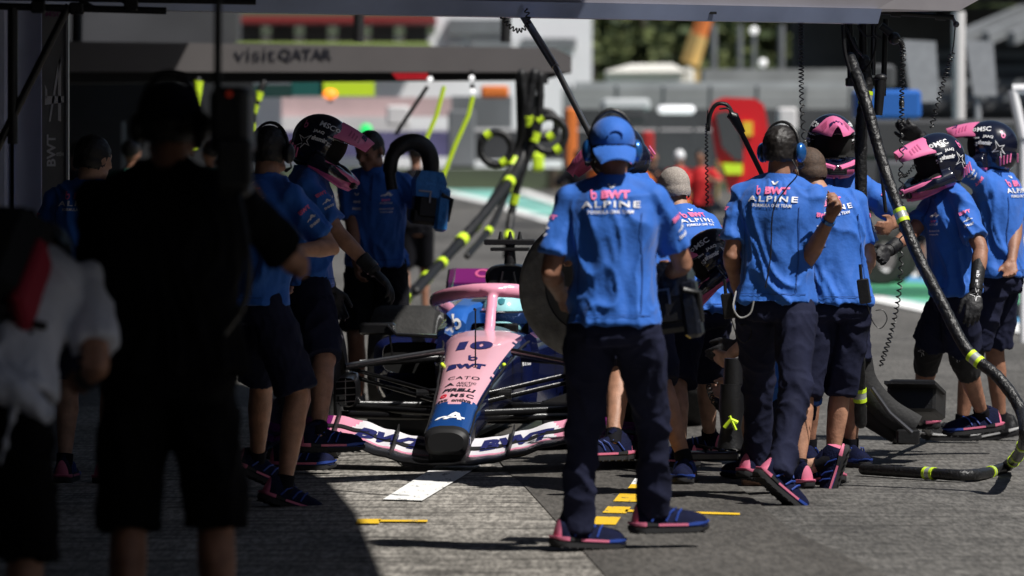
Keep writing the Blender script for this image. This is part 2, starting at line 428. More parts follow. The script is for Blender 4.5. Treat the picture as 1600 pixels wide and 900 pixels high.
def hair_mb(c, M, short=False, seed=0):
    mb = MB(); k = 1.0 if not short else .945
    bm = MB(); bm.ell((0, -.014, .032), (.084*k, .104*k, .097*k), nu=40, nv=28); bm.ell((0, -.03, -.01), (.080*k, .085*k, .075*k), nu=40, nv=24)
    me = remeshed(bm, .006, 8)
    def keep(p):
        line = .052 if p.y > .055 else (.02 if p.y > .02 else (-.035 if abs(p.x) > .06 and p.y > -.02 else -.050))
        return p.z > line+.008*noise.noise(p*60+Vector((seed, 0, 0)))
    vi = {}; 
    for f in me.polygons:
        ps = [me.vertices[i].co for i in f.vertices]
        if all(keep(p) for p in ps):
            fl = []
            for i in f.vertices:
                if i not in vi:
                    p = me.vertices[i].co.copy(); n = p.normalized()
                    a = .0012 if short else .0035
                    p += n*(noise.noise(Vector((p.x*70, p.y*30, p.z*70+seed)))*a+noise.noise(p*25)*a*.6)
                    vi[i] = len(mb.v); mb.v.append(c+M@p)
                fl.append(vi[i])
            mb.f.append(tuple(fl)); mb.m.append(0)
    return mb
def headset(rt, c, M, cup=None, boom=1, over=.0, k=1.0):
    g = MB(); pts = [c+M@Vector((.094*k*cos(a), -.012, .010+(.122+over)*k*sin(a))) for a in [pi*j/14 for j in range(15)]]
    g.tube(pts, .0085, 8, flat=.5); h = part('headset', g, BLK, rt)
    for s in (-1, 1):
        e = MB(); e.ell(c+M@Vector((s*.098*k, -.008, -.002)), (.026, .036, .047), M, 0, nu=20, nv=12)
        e.tube([c+M@Vector((s*.078*k, -.008, -.002)), c+M@Vector((s*.092*k, -.008, -.002))], [.036, .040], 16, 1)
        part('ear_cup', e, [cup or CUP, BLK], h)
    if boom:
        b = MB(); b.tube([c+M@Vector((boom*.10, .00, -.03)), c+M@Vector((boom*.085, .06, -.06)), c+M@Vector((boom*.035, .115, -.068))], [.004, .004, .010], 8); part('microphone', b, BLK, h)
def cap(rt, c, M, m, back=True, logo=None):
    g = MB(); g.ell((0, -.012, .045), (.092, .112, .092), nu=32, nv=22)
    q = MB(); s = -1 if back else 1
    for v in g.v: v.z = max(v.z, .018+.001*v.z)
    q.v = [c+M@v for v in g.v]; q.f = g.f; q.m = g.m
    h = part('cap', q, m, rt); b = MB(); rs = []
    for i in range(6):
        t = i/5; y = s*(.095+.075*t)-.012; hw = .086-.022*t*t; r = [c+M@Vector((hw*a, y+s*.0-s*.02*a*a, .020-.062*t-.018*a*a)) for a in [-1+2*j/10 for j in range(11)]]
        rs.append(r+[p-M@Vector((0, 0, .006)) for p in r[::-1]])
    b.rings(rs); part('cap_brim', b, m, h)
    if back:
        e = MB(); e.tube([c+M@Vector((.03*cos(a), -.112-.012, .050+.022*sin(a))) for a in [pi*j/8 for j in range(9)]], .004, 6); part('cap_strap', e, m, h)
    return h

def person(label, x, D, yaw, H=1.8, group='crew members', lean=4, side=0, drop=0, poff=(0, 0), twist=0, head=(0, 0), hroll=0,
           hl=None, hr=None, el=None, er=None, fl=None, fr=None, kl=None, kr=None, lower='shorts', top='shirt', wear='hair', skin=SKIN, glove=(0, 0),
           shirtm=BLUE, lowm=NAVYCL, shoes='team', curl=(.5, .5), vox=.008, back=True, front=False, seed=1, cat='person', name='person', shortlen=.95, palm=(None, None), hem=.0, textoff=0, sleeve_print=1, hairm=HAIR, build=1.0, socks=True, headfwd=0, capback=True):
    k = H/1.8; b = Vector((x, D, 0)); a = R(yaw); Fw = Vector((sin(a), cos(a), 0)); Rt = Vector((cos(a), -sin(a), 0))
    def loc(t): return b+Rt*t[0]+Fw*t[1]+UP*t[2]
    def tgt(t): return t if isinstance(t, Vector) else loc(t)
    rt = root(name, b, label, cat, group)
    P = b+Rt*poff[0]+Fw*poff[1]+UP*(.95*k-drop)
    # spine
    a2 = R(yaw+twist); F2 = Vector((sin(a2), cos(a2), 0)); R2 = Vector((cos(a2), -sin(a2), 0))
    n = 12; C = [P.copy()]; fr_ = []
    for i in range(n+1):
        t = i/n; th = R(lean)*(.35+.65*min(1, t*1.6)); sd = R(side)*t
        s_ = Rt.lerp(R2, t).normalized(); f_ = Fw.lerp(F2, t).normalized()
        u = (UP*cos(th)+f_*sin(th)); u = (u*cos(sd)+s_*sin(sd)).normalized(); s_ = (s_-u*s_.dot(u)).normalized(); f_ = u.cross(s_)
        fr_.append((s_, f_, u))
        if i < n: C.append(C[-1]+u*(.545*k/n))
    def sp(t, x_=0, y_=0):
        q = max(0, min(.9999, t))*n; i = int(q); c = C[i].lerp(C[i+1], q-i); s_, f_, u = fr_[i]
        if t < 0: c = c+u*(t*.545*k)
        if t > 1: c = C[-1]+fr_[-1][2]*((t-1)*.545*k)
        return c+s_*x_+f_*y_
    def tring(t, hw, hd, dy=0, m=24, ex=2.4):
        s_, f_, u = fr_[int(max(0, min(n, t*n)))]; c = sp(t)+f_*dy; r = []
        for j in range(m):
            an = 2*pi*j/m; ca, sa = cos(an), sin(an)
            r.append(c+s_*(hw*build*k*math.copysign(abs(ca)**(2/ex), ca))+f_*(hd*k*build*math.copysign(abs(sa)**(2/ex), sa)))
        return r
    body = MB(); vo = vox
    body.rings([tring(t, hw, hd, dy) for t, hw, hd, dy in ((-.16, .11, .08, 0), (-.05, .135, .09, -.008), (.1, .135, .092, -.004), (.28, .140, .100, .004), (.45, .148, .105, .004), (.65, .155, .108, .002), (.82, .140, .092, -.004), (.93, .100, .070, -.006), (1.0, .06, .058, 0))])
    SL = sp(.865, -.168*k*build, -.004); SR = sp(.865, .168*k*build, -.004)
    s_, f_, u = fr_[-1]
    body.tube([sp(.80, -.08*k), SL], [.060*k, .048*k], 12, round_ends=True); body.tube([sp(.80, .08*k), SR], [.060*k, .048*k], 12, round_ends=True)
    Mh = rot(yaw+twist+head[0], head[1], hroll)
    hc = sp(1.0)+u*.044*k+Mh@Vector((0, .030+headfwd, .088))*k
    body.tube([sp(.93), sp(1.02), hc+Mh@Vector((0, -.022, -.05))*k], [.064*k, .057*k, .055*k], 14, round_ends=True)
    if wear != 'helmet': head_mb(body, hc, Mh, k)
    else: body.ell(hc+Mh@Vector((0, .0, -.01)), (.07, .085, .10), Mh)
    # arms
    arms = []
    for sgn, S, h_, e_, gl, cu, pm in ((-1, SL, hl, el, glove[0], curl[0], palm[0]), (1, SR, hr, er, glove[1], curl[1], palm[1])):
        h_ = tgt(h_) if h_ is not None else loc((sgn*.28*k, .06, .86*k))
        e_ = e_ if isinstance(e_, Vector) else (Rt*e_[0]+Fw*e_[1]+UP*e_[2] if e_ else Rt*sgn*.22-Fw*.9-UP*.3)
        E, Wr = ik(S, h_, .295*k, .255*k, e_); arms.append((S, E, Wr))
        body.tube([S, S.lerp(E, .4), S.lerp(E, .85), E, E.lerp(Wr, .25), E.lerp(Wr, .6), Wr], [q*k for q in (.046, .046, .042, .041, .043, .034, .026)], 14, round_ends=True)
        d = (Wr-E).normalized(); pn = pm if pm else (-Rt*sgn*.9+UP*.1-Fw*.1)
        pn = (Rt*pn[0]+Fw*pn[1]+UP*pn[2]) if not isinstance(pn, Vector) else pn
        th = 1 if d.cross((pn-d*pn.dot(d)).normalized()).dot(Fw+UP*.3+F2*.2) > 0 else -1
        if not gl: hand_mb(body, Wr, d, pn, th, cu, k)
        else:
            g = MB(); hand_mb(g, Wr, d, pn, th, cu, k*1.14); L = .10 if gl == 1 else .19
            g.tube([Wr-d*L, Wr-d*L*.5, Wr], [.041*k, .037*k, .033*k], 14)
            me = remeshed(g, max(.006, vo*.75), 2, rt.location); me.materials.append(GLOVE); gg = link('glove', me, rt)
            c2 = MB(); c2.tube([Wr-d*.045, Wr-d*.015], [.0385*k, .0375*k], 14); part('glove_strap', c2, BLK, gg)
            if gl == 2:
                nn = Vector((0, -1, .2)); nn = (nn-d*nn.dot(d)).normalized()
                decal(STAR_O, gg, Wr-rt.location+d*.02, nn.cross(d), d, nn, .06, .08, WHT, reach=.06)
                decal(text2d('ab se', .03), gg, Wr-rt.location-d*.07, d, d.cross(nn)*-1, nn, .09, .018, WHT, reach=.06)
    # legs
    HL_ = sp(-.03)-fr_[0][0]*.092*k; HR_ = sp(-.03)+fr_[0][0]*.092*k; legs = []
    for sgn, Hp, ft, kn in ((-1, HL_, fl, kl), (1, HR_, fr, kr)):
        ft = ft or ((sgn*.11, .0, 0), yaw+sgn*8, 0)
        g = tgt(ft[0]); fy, fp = ft[1], (ft[2] if len(ft) > 2 else 0)
        Ms = rot(fy, -fp); ank = g+Ms@Vector((0, 0, .085*k))
        kn = (Rt*kn[0]+Fw*kn[1]+UP*kn[2]) if kn else Fw+Rt*sgn*.12+Vector((sin(R(fy)), cos(R(fy)), 0))*.5
        Kn, An = ik(Hp, ank, .435*k, .43*k, kn); legs.append((Hp, Kn, An))
        body.tube([Hp, Hp.lerp(Kn, .4), Hp.lerp(Kn, .85), Kn, Kn.lerp(An, .12), Kn.lerp(An, .32), Kn.lerp(An, .65), Kn.lerp(An, .9), An], [q*k for q in (.072, .070, .060, .056, .054, .057, .044, .034, .037)], 16, round_ends=True)
        cf = (Kn-An).normalized(); bk = -(kn-cf*kn.dot(cf)).normalized(); body.ell(Kn.lerp(An, .30)+bk*.016, (.042*k, .10*k, .042*k), Matrix((cf.cross(bk), cf, bk)).transposed())
        body.tube([An, An+Ms@Vector((0, .06, -.035))*k, An+Ms@Vector((0, .12, -.05))*k], [.034*k, .03*k, .022*k], 10, round_ends=True)
        sh = link('shoe', SHOES[shoes][0], rt); sh.location = An-Ms@Vector((0, 0, .085*k))-rt.location; sh.rotation_euler = Ms.to_euler(); sh.scale = (k*1.04, k*1.04, k)
        link('sole', SHOES[shoes][1], sh); link('laces', SHOES[shoes][2], sh)
        if socks and lower == 'shorts':
            g = MB(); q = An.lerp(Kn, .14); g.tube([An-(q-An).normalized()*.02, An, q], [.040*k, .0415*k, .0425*k], 14); part('sock', g, BLACKCL, rt)
    for S, E, Wr in arms:
        bk = (E-(S+Wr)/2); bk = bk.normalized() if bk.length > .01 else -Fw
        body.ell(E+bk*.018*k, (.026*k,)*3); body.ell(E.lerp(Wr, .25)+bk.cross((Wr-E).normalized())*.008, (.040*k,)*3)
    for Hp, Kn, An in legs:
        ft = (Kn-(Hp+An)/2); ft = ft.normalized() if ft.length > .015 else Fw
        body.ell(Kn+ft*.026*k, (.036*k, .036*k, .042*k)); body.ell(An+Rt*.026*k+UP*.004, (.016*k,)*3); body.ell(An-Rt*.026*k+UP*.004, (.016*k,)*3)
    me = remeshed(body, vo, 4, rt.location); me.materials.append(skin); displace(me, lambda p, nn: .0028*noise.noise(Vector((p.x*26, p.y*26, p.z*13+seed)))); link('body', me, rt)
    # shirt
    sm = MB()
    T = ((-.05+hem, .192, .142, -.010), (.0, .188, .138, -.008), (.12, .172, .128, -.004), (.30, .166, .126, .002), (.48, .172, .130, .002), (.66, .184, .138, .000), (.80, .180, .126, -.006), (.89, .160, .104, -.008), (.95, .118, .086, -.006), (1.0, .078, .070, .002))
    sm.rings([tring(t, hw, hd, dy) for t, hw, hd, dy in T])
    for S, E, Wr in arms:
        d = (E-S).normalized(); q = S.lerp(E, .78)
        sm.tube([S-d*.01, S.lerp(E, .3), S.lerp(E, .6), q], [.054*k, .064*k, .067*k, .073*k], 16)
        sm.ell(S-UP*.006, (.062*k,)*3)
    sg = random.random()*50
    for side_, S in ((-1, SL), (1, SR)): sm.tube([sp(.82, side_*.07*k), S+u*.004], [.070*k, .060*k], 14, round_ends=True); sm.tube([sp(1.0, side_*.035*k)-u*.008, sp(.955, side_*.10*k)-u*.010, S-u*.004], [.056*k, .056*k, .058*k], 14, round_ends=True)
    me = remeshed(sm, max(.009, vo), 9, rt.location); me.materials.append(shirtm); o0 = rt.location; pc = P-o0
    def fn(p, nn):
        h = (p.z-pc.z)/.5; a = .010+.010*max(0, 1-abs(h-.1)*1.6)
        s1 = max(0, fold(p+Vector((0, 0, p.x*.5)), 8, sg, (1, 1, .6)))**1.5; s2 = max(0, fold(p-Vector((0, 0, p.x*.9)), 15, sg+9, (1, 1, .45)))**2
        return a*1.25*(s1-.35)+a*.30*(s2-.25)+.007*noise.noise(Vector((p.x*5, p.y*5, p.z*9+sg)))
    displace(me, fn); shirt = link('shirt' if top == 'shirt' else top, me, rt)
    if top == 'shirt':
        cl = MB(); s_, f_, u = fr_[-1]; rs = []
        for dz, rr in ((-.016, .096), (.010, .086), (.036, .077), (.034, .072), (.0, .072)):
            rs.append([sp(.985)+u*dz*k+s_*(rr*cos(an)*k)+f_*(rr*.88*sin(an)*k) for an in [2*pi*j/20 for j in range(20)]])
        cl.rings(rs, cap=False); part('collar', cl, shirtm, shirt)
        L = MB(); off = -o0
        def put(shp, t, xx, sx, sy, m, bk=True, xs=1):
            s_, f_, u = fr_[int(max(0, min(n, t*n)))]
            N = -f_ if bk else f_; X = s_ if bk else -s_
            decal(shp, shirt, sp(t)+off+X*xx*k, X, u, N, sx*k, sy*k, m, mb=L, grid=.018, lift=.004)
        if back:
            for q in (-1, 1): put(poly2d([(-.5, -.5), (.5, -.5), (.5, .5), (-.5, .5)]), .40, q*.128, .004, .40, 2)
            put(poly2d([(-.5, -.5), (.5, -.5), (.5, .5), (-.5, .5)]), .022, 0, .33, .0035, 2)
            put(B_LOGO, .895, -.070, .032, .044, 0); put(text2d('BWT', .06), .895, .018, .112, .034, 0)
            put(text2d('ALPINE', .02, 0, 1.25), .822, 0, .232, .027, 1)
            put(text2d('FORMULA ONE TEAM', .03, 0, 1.1), .765, 0, .182, .015, 1); put(WING, .962, 0, .038, .021, 1)
        if front:
            put(poly2d([(-.5, -.5), (.5, -.5), (.5, .5), (-.5, .5)]), .84, 0, .012, .16, 2, False); put(poly2d([(-.5, -.5), (.5, -.5), (.5, .5), (-.5, .5)]), .022, 0, .33, .0035, 2, False)
            put(A_LOGO, .76, .09, .070, .046, 1, False); put(text2d('BWT', .05), .695, .09, .05, .012, 0, False)
            put(text2d('ALPINE', .02, 0, 1.2), .665, .09, .075, .011, 1, False); put(text2d('BINANCE', .02, 0, 1.1), .60, .09, .08, .010, 1, False)
            put(text2d('renault', .02), .565, .09, .07, .009, 1, False); put(WING, .76, -.09, .035, .020, 1, False)
            put(text2d('eni', .04), .68, -.09, .045, .018, 1, False); put(text2d('MSC', .04), .60, -.09, .055, .016, 1, False)
        for (S, E, Wr), sg_ in zip(arms, (-1, 1)):
            if not sleeve_print: break
            ax = (S-E).normalized(); N = (fr_[8][0]*sg_+(-fr_[8][1] if back else fr_[8][1])*.5); N = (N-ax*N.dot(ax)).normalized(); X = ax.cross(N)
            c = S.lerp(E, .30)+off
            decal(text2d('BWT', .06), shirt, c, X, ax, N, .060, .020, 0, mb=L, grid=.018, lift=.004, reach=.12)
            decal(A_LOGO, shirt, c-ax*.045, X, ax, N, .052, .034, 1, mb=L, grid=.018, lift=.004, reach=.12)
            decal(text2d('SHARP', .04), shirt, c-ax*.078, X, ax, N, .055, .014, 1, mb=L, grid=.018, lift=.004, reach=.12)
        if L.v:
            part('shirt_lettering', L, [PNKP, WHT, SEAM], shirt, False)
    # trousers / shorts
    lm = MB(); lm.rings([tring(t, hw, hd, dy) for t, hw, hd, dy in ((-.20, .135, .110, -.008), (-.10, .172, .122, -.010), (0, .160, .115, -.008), (.08, .150, .105, -.004))])
    for Hp, Kn, An in legs:
        if lower == 'shorts':
            L = shortlen
            pts = [Hp, Hp.lerp(Kn, .35), Hp.lerp(Kn, .7)]; rr = [.096, .100, .100]
            if L <= 1: pts += [Hp.lerp(Kn, L)]; rr += [.100]
            else: pts += [Kn, Kn.lerp(An, L-1)]; rr += [.094, .096]
        else:
            dn = (An-Kn).normalized()
            pts = [Hp, Hp.lerp(Kn, .35), Hp.lerp(Kn, .75), Kn, Kn.lerp(An, .3), Kn.lerp(An, .65), An+dn*.01]; rr = [.098, .099, .084, .074, .069, .065, .068]
        lm.tube(pts, [q*k for q in rr], 16)
        lm.ell(Hp, (.095*k,)*3)
        if lower == 'trousers': lm.ell(Kn, (.080*k,)*3)
    me = remeshed(lm, max(.009, vo), 4, rt.location); me.materials.append(lowm)
    displace(me, lambda p, nn: (.15 if p.z > pc.z-.07 else 1)*(.014*(max(0, fold(p, 6, sg+5, (1, 1, .8)))**1.5-.35)+.005*(max(0, fold(p, 13, sg+3, (1, 1, .8)))**2-.25)+.003*noise.noise(p*9)))
    tr = link('trousers' if lower == 'trousers' else 'shorts', me, rt)
    # head wear
    if wear == 'helmet': add_helmet(rt, hc+Mh@Vector((0, .01, .012)), Mh)
    else:
        part('hair', hair_mb(hc, Mh, wear in ('buzz',), seed), hairm, rt)
        for s in (-1, 1):
            e = MB(); e.ell(hc+Mh@Vector((s*.032, .078, .010))*k, (.012, .010, .009), Mh); part('eye', e, mat('eye', (.05, .04, .035), .15), rt)
    if 'cap' in wear: cap(rt, hc, Mh, shirtm if 'black' not in wear else BLACKCL, capback)
    if 'set' in wear: headset(rt, hc, Mh, BLK if 'black' in wear else CUP, 1, .03 if 'cap' in wear else .01)
    return dict(root=rt, hc=hc, Mh=Mh, arms=arms, legs=legs, sp=sp, fr=fr_, shirt=shirt, lower=tr, k=k, P=P, loc=loc)

def kneepad(pr, i, parent=None):
    Hp, Kn, An = pr['legs'][i]; g = MB(); g.tube([Hp.lerp(Kn, .80), Kn.lerp(Hp, .05), Kn.lerp(An, .10), Kn.lerp(An, .30)], [.082, .080, .076, .066], 16); g.ell(Kn, (.080, .080, .080))
    me = remeshed(g, .01, 3, pr['root'].location); me.materials.append(MATT); displace(me, lambda p, n: .005*(fold(p, 20, 3)-.5)); o = link('knee_pad', me, pr['root'])
    nn = Vector((-.5, -1, .1)).normalized(); decal(STAR_O, o, Kn-pr['root'].location, nn.cross(UP)*-1, UP, nn, .05, .06, WHT, reach=.12)
# ---------------------------------------------------------------- tools, hoses, coils
def hose(name, pts, r, label, cat, group=None, bands=(), m=None, wrinkle=.15, n=90, parent=None, bandr=1.12, blen=.035, two=True):
    P = spline(pts, n); g = MB(); rr = [r*(1+wrinkle*noise.noise(Vector((i*.9, r*100, len(pts))))) for i in range(len(P))]
    g.tube(P, rr, 12, round_ends=True); c = P[len(P)//2].copy(); c.z = min(p.z for p in P)
    if parent: o = part(name, g, m or mat('hose_sleeve', (.010, .010, .011), .42, bump=.9, bscale=45), parent)
    else:
        o = link(name, g.mesh(name, [m or mat('hose_sleeve', (.010, .010, .011), .42, bump=.9, bscale=45)], c)); o.location = c; tag(o, label, cat, group)
    L = [0]
    for i in range(1, len(P)): L.append(L[-1]+(P[i]-P[i-1]).length)
    for t in bands:
        s = t*L[-1]; i = next(j for j in range(1, len(P)) if L[j] >= s-1e-6); d = (P[i]-P[i-1]).normalized(); q = P[i-1].lerp(P[i], (s-L[i-1])/max(1e-6, L[i]-L[i-1]))
        b = MB(); a = blen
        for k_, (s0, s1, mm) in enumerate(((-a, -a*.45, 0), (-a*.45, a*.45, 1), (a*.45, a, 0))):
            e = .0008*(1 if k_ == 1 else 0); b.tube([q+d*s0, q+d*s1], r*bandr-e, 14, mm)
        bo = link('reflective_band', b.mesh('reflective_band', [YEL, SILV if two else YEL], base(o)), o)
    return o
def spline(pts, n=60):
    pts = [Vector(p) for p in pts]; q = [pts[0]*2-pts[1]]+pts+[pts[-1]*2-pts[-2]]; out = []; m = len(pts)-1
    for i in range(n+1):
        t = i/n*m; j = min(int(t), m-1); u = t-j; a, b, c, d = q[j:j+4]
        out.append(.5*((2*b)+(c-a)*u+(2*a-5*b+4*c-d)*u*u+(3*b-a-3*c+d)*u**3))
    return out
def coil(pts, r, wire, turns, label, straight=(0, 0), name='coiled_cable', group='coiled cables', parent=None):
    n = turns*9; P = spline(pts, 80); L = len(P)-1; g = []
    for i in range(n+1):
        t = i/n; q = t*L; j = min(int(q), L-1); c = P[j].lerp(P[j+1], q-j); d = (P[min(j+1, L)]-P[max(j-1, 0)]).normalized(); x, y = frame(d, Vector((0, 1, 0)))
        rr = r if straight[0] < t < 1-straight[1] else 0.0005
        rr *= (1+.25*noise.noise(Vector((t*14, 3, r*50)))); a = 2*pi*turns*t; g.append(c+x*rr*cos(a)+y*rr*sin(a))
    m = MB(); m.tube(g, wire, 5)
    if parent: return part(name, m, BLK, parent)
    return solo(name, m, BLK, label, 'cable', group)

# ---------------------------------------------------------------- racing car
def build_car():
    th = R(6.0); nose = G(697, 735); nose = Vector(((697-800)/308, 26.0, 0)); ax = Vector((sin(th), cos(th), 0)); lat = Vector((cos(th), -sin(th), 0))
    C = lambda u, v, z: nose+ax*u+lat*v+UP*z
    rt = root('racing_car', nose, 'pink and blue open-wheel racing car numbered 10 stopped nose-on in the pit lane', 'racing car')
    CP = mat('car_pink', (.86, .46, .54), .22, coat=.8); CPD = mat('halo_pink', (.86, .36, .50), .2, coat=1)
    CB = mat('car_blue', (.012, .075, .30), .18, coat=1, metal=.2); CN = mat('car_navy', (.006, .010, .055), .16, coat=1)
    CF = mat('carbon', (.010, .010, .011), .28, bump=.15, bscale=250, var=.3, vscale=90, coat=.4); CW = mat('car_white', (.74, .72, .76), .3, coat=.5)
    CK = mat('carbon_matt', (.008, .008, .009), .55); MG = mat('car_magenta', (.16, .015, .13), .25, coat=.8)
    # nose and chassis
    S = [(-.025, .092, .080, .190, .110), (.0, .112, .100, .208, .090), (.05, .117, .105, .225, .088), (.15, .116, .11, .255, .10), (.35, .116, .11, .318, .13), (.6, .130, .12, .385, .16), (.9, .150, .13, .455, .19), (1.2, .175, .15, .520, .22), (1.5, .20, .18, .578, .24), (1.75, .225, .22, .622, .24), (1.95, .255, .25, .645, .22), (2.1, .28, .27, .64, .2)]
    g = MB(); rs = []; K = 40
    fine = []
    for i in range(len(S)-1):
        for j in range(6): t = j/6; fine.append([a+(b-a)*t for a, b in zip(S[i], S[i+1])])
    fine.append(list(S[-1]))
    for u, ht, hb, zt, zb in fine:
        r = []; e = 4.2
        for j in range(K):
            a = 2*pi*(j+.5)/K; ca, sa = cos(a), sin(a); xx = math.copysign(abs(ca)**(2/e), ca); zz = math.copysign(abs(sa)**(2/e), sa)
            hw = ht if zz > 0 else ht+(hb-ht)*(-zz); r.append(C(u, hw*xx, (zt+zb)/2+(zt-zb)/2*zz+(.018*(1-xx*xx) if zz > 0 else 0)))
        rs.append(r)
    g.rings(rs)
    for i, f in enumerate(g.f):
        c = sum((g.v[q] for q in f), Vector())/len(f)-nose; u = c.dot(ax); v = c.dot(lat)
        hw = 0.1; k_ = min(range(len(fine)), key=lambda q: abs(fine[q][0]-u)); hw, zt = fine[k_][1], fine[k_][3]
        t = abs(v)/hw; edge = .93 if v < 0 else .90-.10*max(0, u-.4)
        if u < .045: m = 2
        elif c.z < zt-.075 and c.z < zt-.05-.02*u: m = 3 if u > .3 else 2
        elif u < .36+.10*(1-t*t)*-1+.10: m = 1 if c.z > zt-.07 else 2
        elif t < edge and c.z > zt-.05: m = 0
        else: m = 3
        if m == 0 and u > 1.93: m = 3 if t > .55 else 0
        g.m[i] = m
    body = part('nose_cone', g, [CP, CB, CK, CN], rt)
    L = MB(); off = nose
    def nz(shape, u, v, sx, sy, m, rtn=0, yw=0):
        k_ = min(range(len(fine)), key=lambda q: abs(fine[q][0]-u)); zt = fine[k_][3]; sl_ = (fine[min(k_+3, len(fine)-1)][3]-fine[max(k_-3, 0)][3])/(fine[min(k_+3, len(fine)-1)][0]-fine[max(k_-3, 0)][0])
        Y = (ax+UP*sl_).normalized(); X = lat; N = X.cross(Y).normalized()
        decal(shape, body, C(u, v, zt+.02)-nose, X, Y, N, sx, sy, m, mb=L, grid=.02, lift=.003)
    nz(text2d('10', .07), 1.50, -.02, .19, .20, 0); nz(B_LOGO, 1.20, .0, .07, .12, 0); nz(text2d('BWT', .07, 0, 1.1), 1.03, -.015, .20, .10, 0)
    nz(text2d('CATO', .0, 0, 1.1), .80, 0, .165, .055, 1); nz(text2d('ARCTIC\nWOLF', .01), .675, .025, .10, .085, 1); nz(poly2d([(-.5, -.5), (0, .5), (.5, -.5), (.1, -.1)]), .675, -.06, .055, .07, 1)
    nz(text2d('PIRELLI', .05, .2), .575, 0, .17, .05, 1); nz(text2d('MSC', .02, 0, 1.2), .485, .025, .12, .055, 1); nz(ring2d(0, 0, .2, .5, 10), .485, -.07, .035, .06, 3); nz(text2d('entive', .03), .405, .03, .10, .045, 1); nz(text2d('WE', .05), .405, -.065, .05, .04, 1)
    nz(A_LOGO, .175, 0, .150, .19, 2)
    # side lettering on chassis flank
    decal(text2d('Bell & Ross', .03), body, C(1.75, .30, .50)-nose, ax*-1 if False else ax, UP, lat, .22, .045, 2, mb=L, lift=.003)
    part('nose_lettering', L, [NVYP, BLKP, WHT, mat('print_red', (.6, .02, .04), .5)], body, False)
    for s in (-1, 1):
        p = MB(); p.tube([C(u, s*(fine[min(range(len(fine)), key=lambda q: abs(fine[q][0]-u))][1]*.985), fine[min(range(len(fine)), key=lambda q: abs(fine[q][0]-u))][3]-.028) for u in [.04+.06*i for i in range(31)]], .006, 6); part('nose_trim', p, CK, body)
    y1 = MB()
    for s in (-1, 1): y1.ell(C(1.22, s*.165, .50), (.012, .02, .014))
    part('ride_height_sensor', y1, YEL, body)
    an = MB(); an.tube([C(1.02, .035, .48), C(1.02, .035, .80)], .004, 6); an.tube([C(1.02, .035, .80), C(.97, .035, .805)], .007, 6); an.tube([C(1.02, .035, .47), C(1.02, .035, .50)], .012, 8); part('pitot_tube', an, BLK, body)
    # pylon under the nose
    q = MB(); q.box(C(.17, 0, .095), (.095, .14, .045), Matrix((lat, ax, UP)).transposed(), 0, .01)
    for s in (-1, 1): q.box(C(.18, s*.075, .10), (.006, .16, .06), Matrix((lat, ax, UP)).transposed(), 0)
    part('nose_pylon', q, CK, rt)
    # front wing
    def zb(v):
        v = abs(v); T = ((0, .045), (.12, .045), (.22, .055), (.35, .085), (.5, .128), (.62, .150), (.75, .150), (.88, .12), (1.0, .09))
        for (a, b), (c, d) in zip(T, T[1:]):
            if v <= c: t = (v-a)/(c-a); t = t*t*(3-2*t); return b+(d-b)*t
        return T[-1][1]
    fw = []
    def wing(name, u0, u1, z0, z1, mats, v0=0., paint=None, thick=.012, drop=.0):
        g = MB()
        for sd in ((-1, 1) if v0 > 0 else (0,)):
            rs = []; N = 60
            for i in range(N+1):
                v = -.97+1.94*i/N if sd == 0 else sd*(v0+(.97-v0)*i/N)
                sw = .02+.36*abs(v)**1.4; b = zb(v); k = 1.0
                top = []; bot = []
                for j in range(9):
                    t = j/8; uu = u0+(u1-u0)*t+sw; zz = b+z0+(z1-z0)*(t*.55+.45*t*t); h = thick*math.sqrt(max(t, 0.0))*(1-t)*2.2+.003
                    top.append(C(uu, v, zz+h*.5)); bot.append(C(uu, v, zz-h*.5))
                rs.append(top+bot[::-1])
            g.rings(rs)
        if paint:
            for i, f in enumerate(g.f):
                c = sum((g.v[q] for q in f), Vector())/len(f)-nose; g.m[i] = paint(c.dot(lat), c.dot(ax), c.z)
        o = part(name, g, mats, rt); fw.append(o); return o
    wing('front_wing_mainplane', -.04, .20, 0, .028, [CF], 0, thick=.03)
    def pt(u0, u1):
        def f(v, u, z):
            t = (u-(.02+.36*abs(v)**1.4)-u0)/(u1-u0)
            if t < (.30 if u0 > .2 else .12) or t > .94: return 2
            if abs(v) > .66: return 3
            if abs(v) > .56-.06*t or (u0 < .2 and t < .36): return 1
            return 0
        return f
    f1 = wing('front_wing_flap', .12, .27, .016, .060, [CW, CPD, CK, MG], .085, pt(.12, .27))
    f2 = wing('front_wing_flap', .24, .38, .058, .108, [CW, CPD, CK, MG], .085, pt(.24, .38))
    lw = MB()
    for s in (-1, 1):
        for tg, z_, u_ in ((f1, .05, .2), (f2, .105, .31)):
            v = s*.325; N = (-ax+UP*.35).normalized(); slope = .27*s; X = (lat+UP*slope*.9+ax*abs(0)).normalized(); X = (X-N*X.dot(N)).normalized(); Y = N.cross(X)
            decal(text2d('BWT', .06, .25), tg, C(.36, v, zb(v)+.068)-nose, X, Y, N, .40, .082, 0, mb=lw, grid=.012, lift=.003, reach=.5)
    part('wing_lettering', lw, [NVYP], f1, False)
    for s in (-1, 1):
        e = MB(); r1 = []; 
        for u, z0, z1 in ((.30, .05, .10), (.42, .045, .27), (.60, .045, .34), (.82, .05, .35), (.86, .10, .30)):
            r1.append([C(u, s*(.975+.02*k), z) for k, z in ((0, z0), (.6, z0), (1, (z0+z1)/2), (.6, z1), (0, z1), (-.4, (z0+z1)/2))])
        e.rings(r1); ep = part('front_wing_endplate', e, CN, rt)
        e2 = MB(); e2.rings([[C(u, s*(.90+dv), .045+dz) for dv, dz in ((-.08, 0), (.12, 0), (.13, .03), (.115, .012), (-.08, .008))] for u in (.35, .6, .85)]); part('footplate', e2, CF, ep)
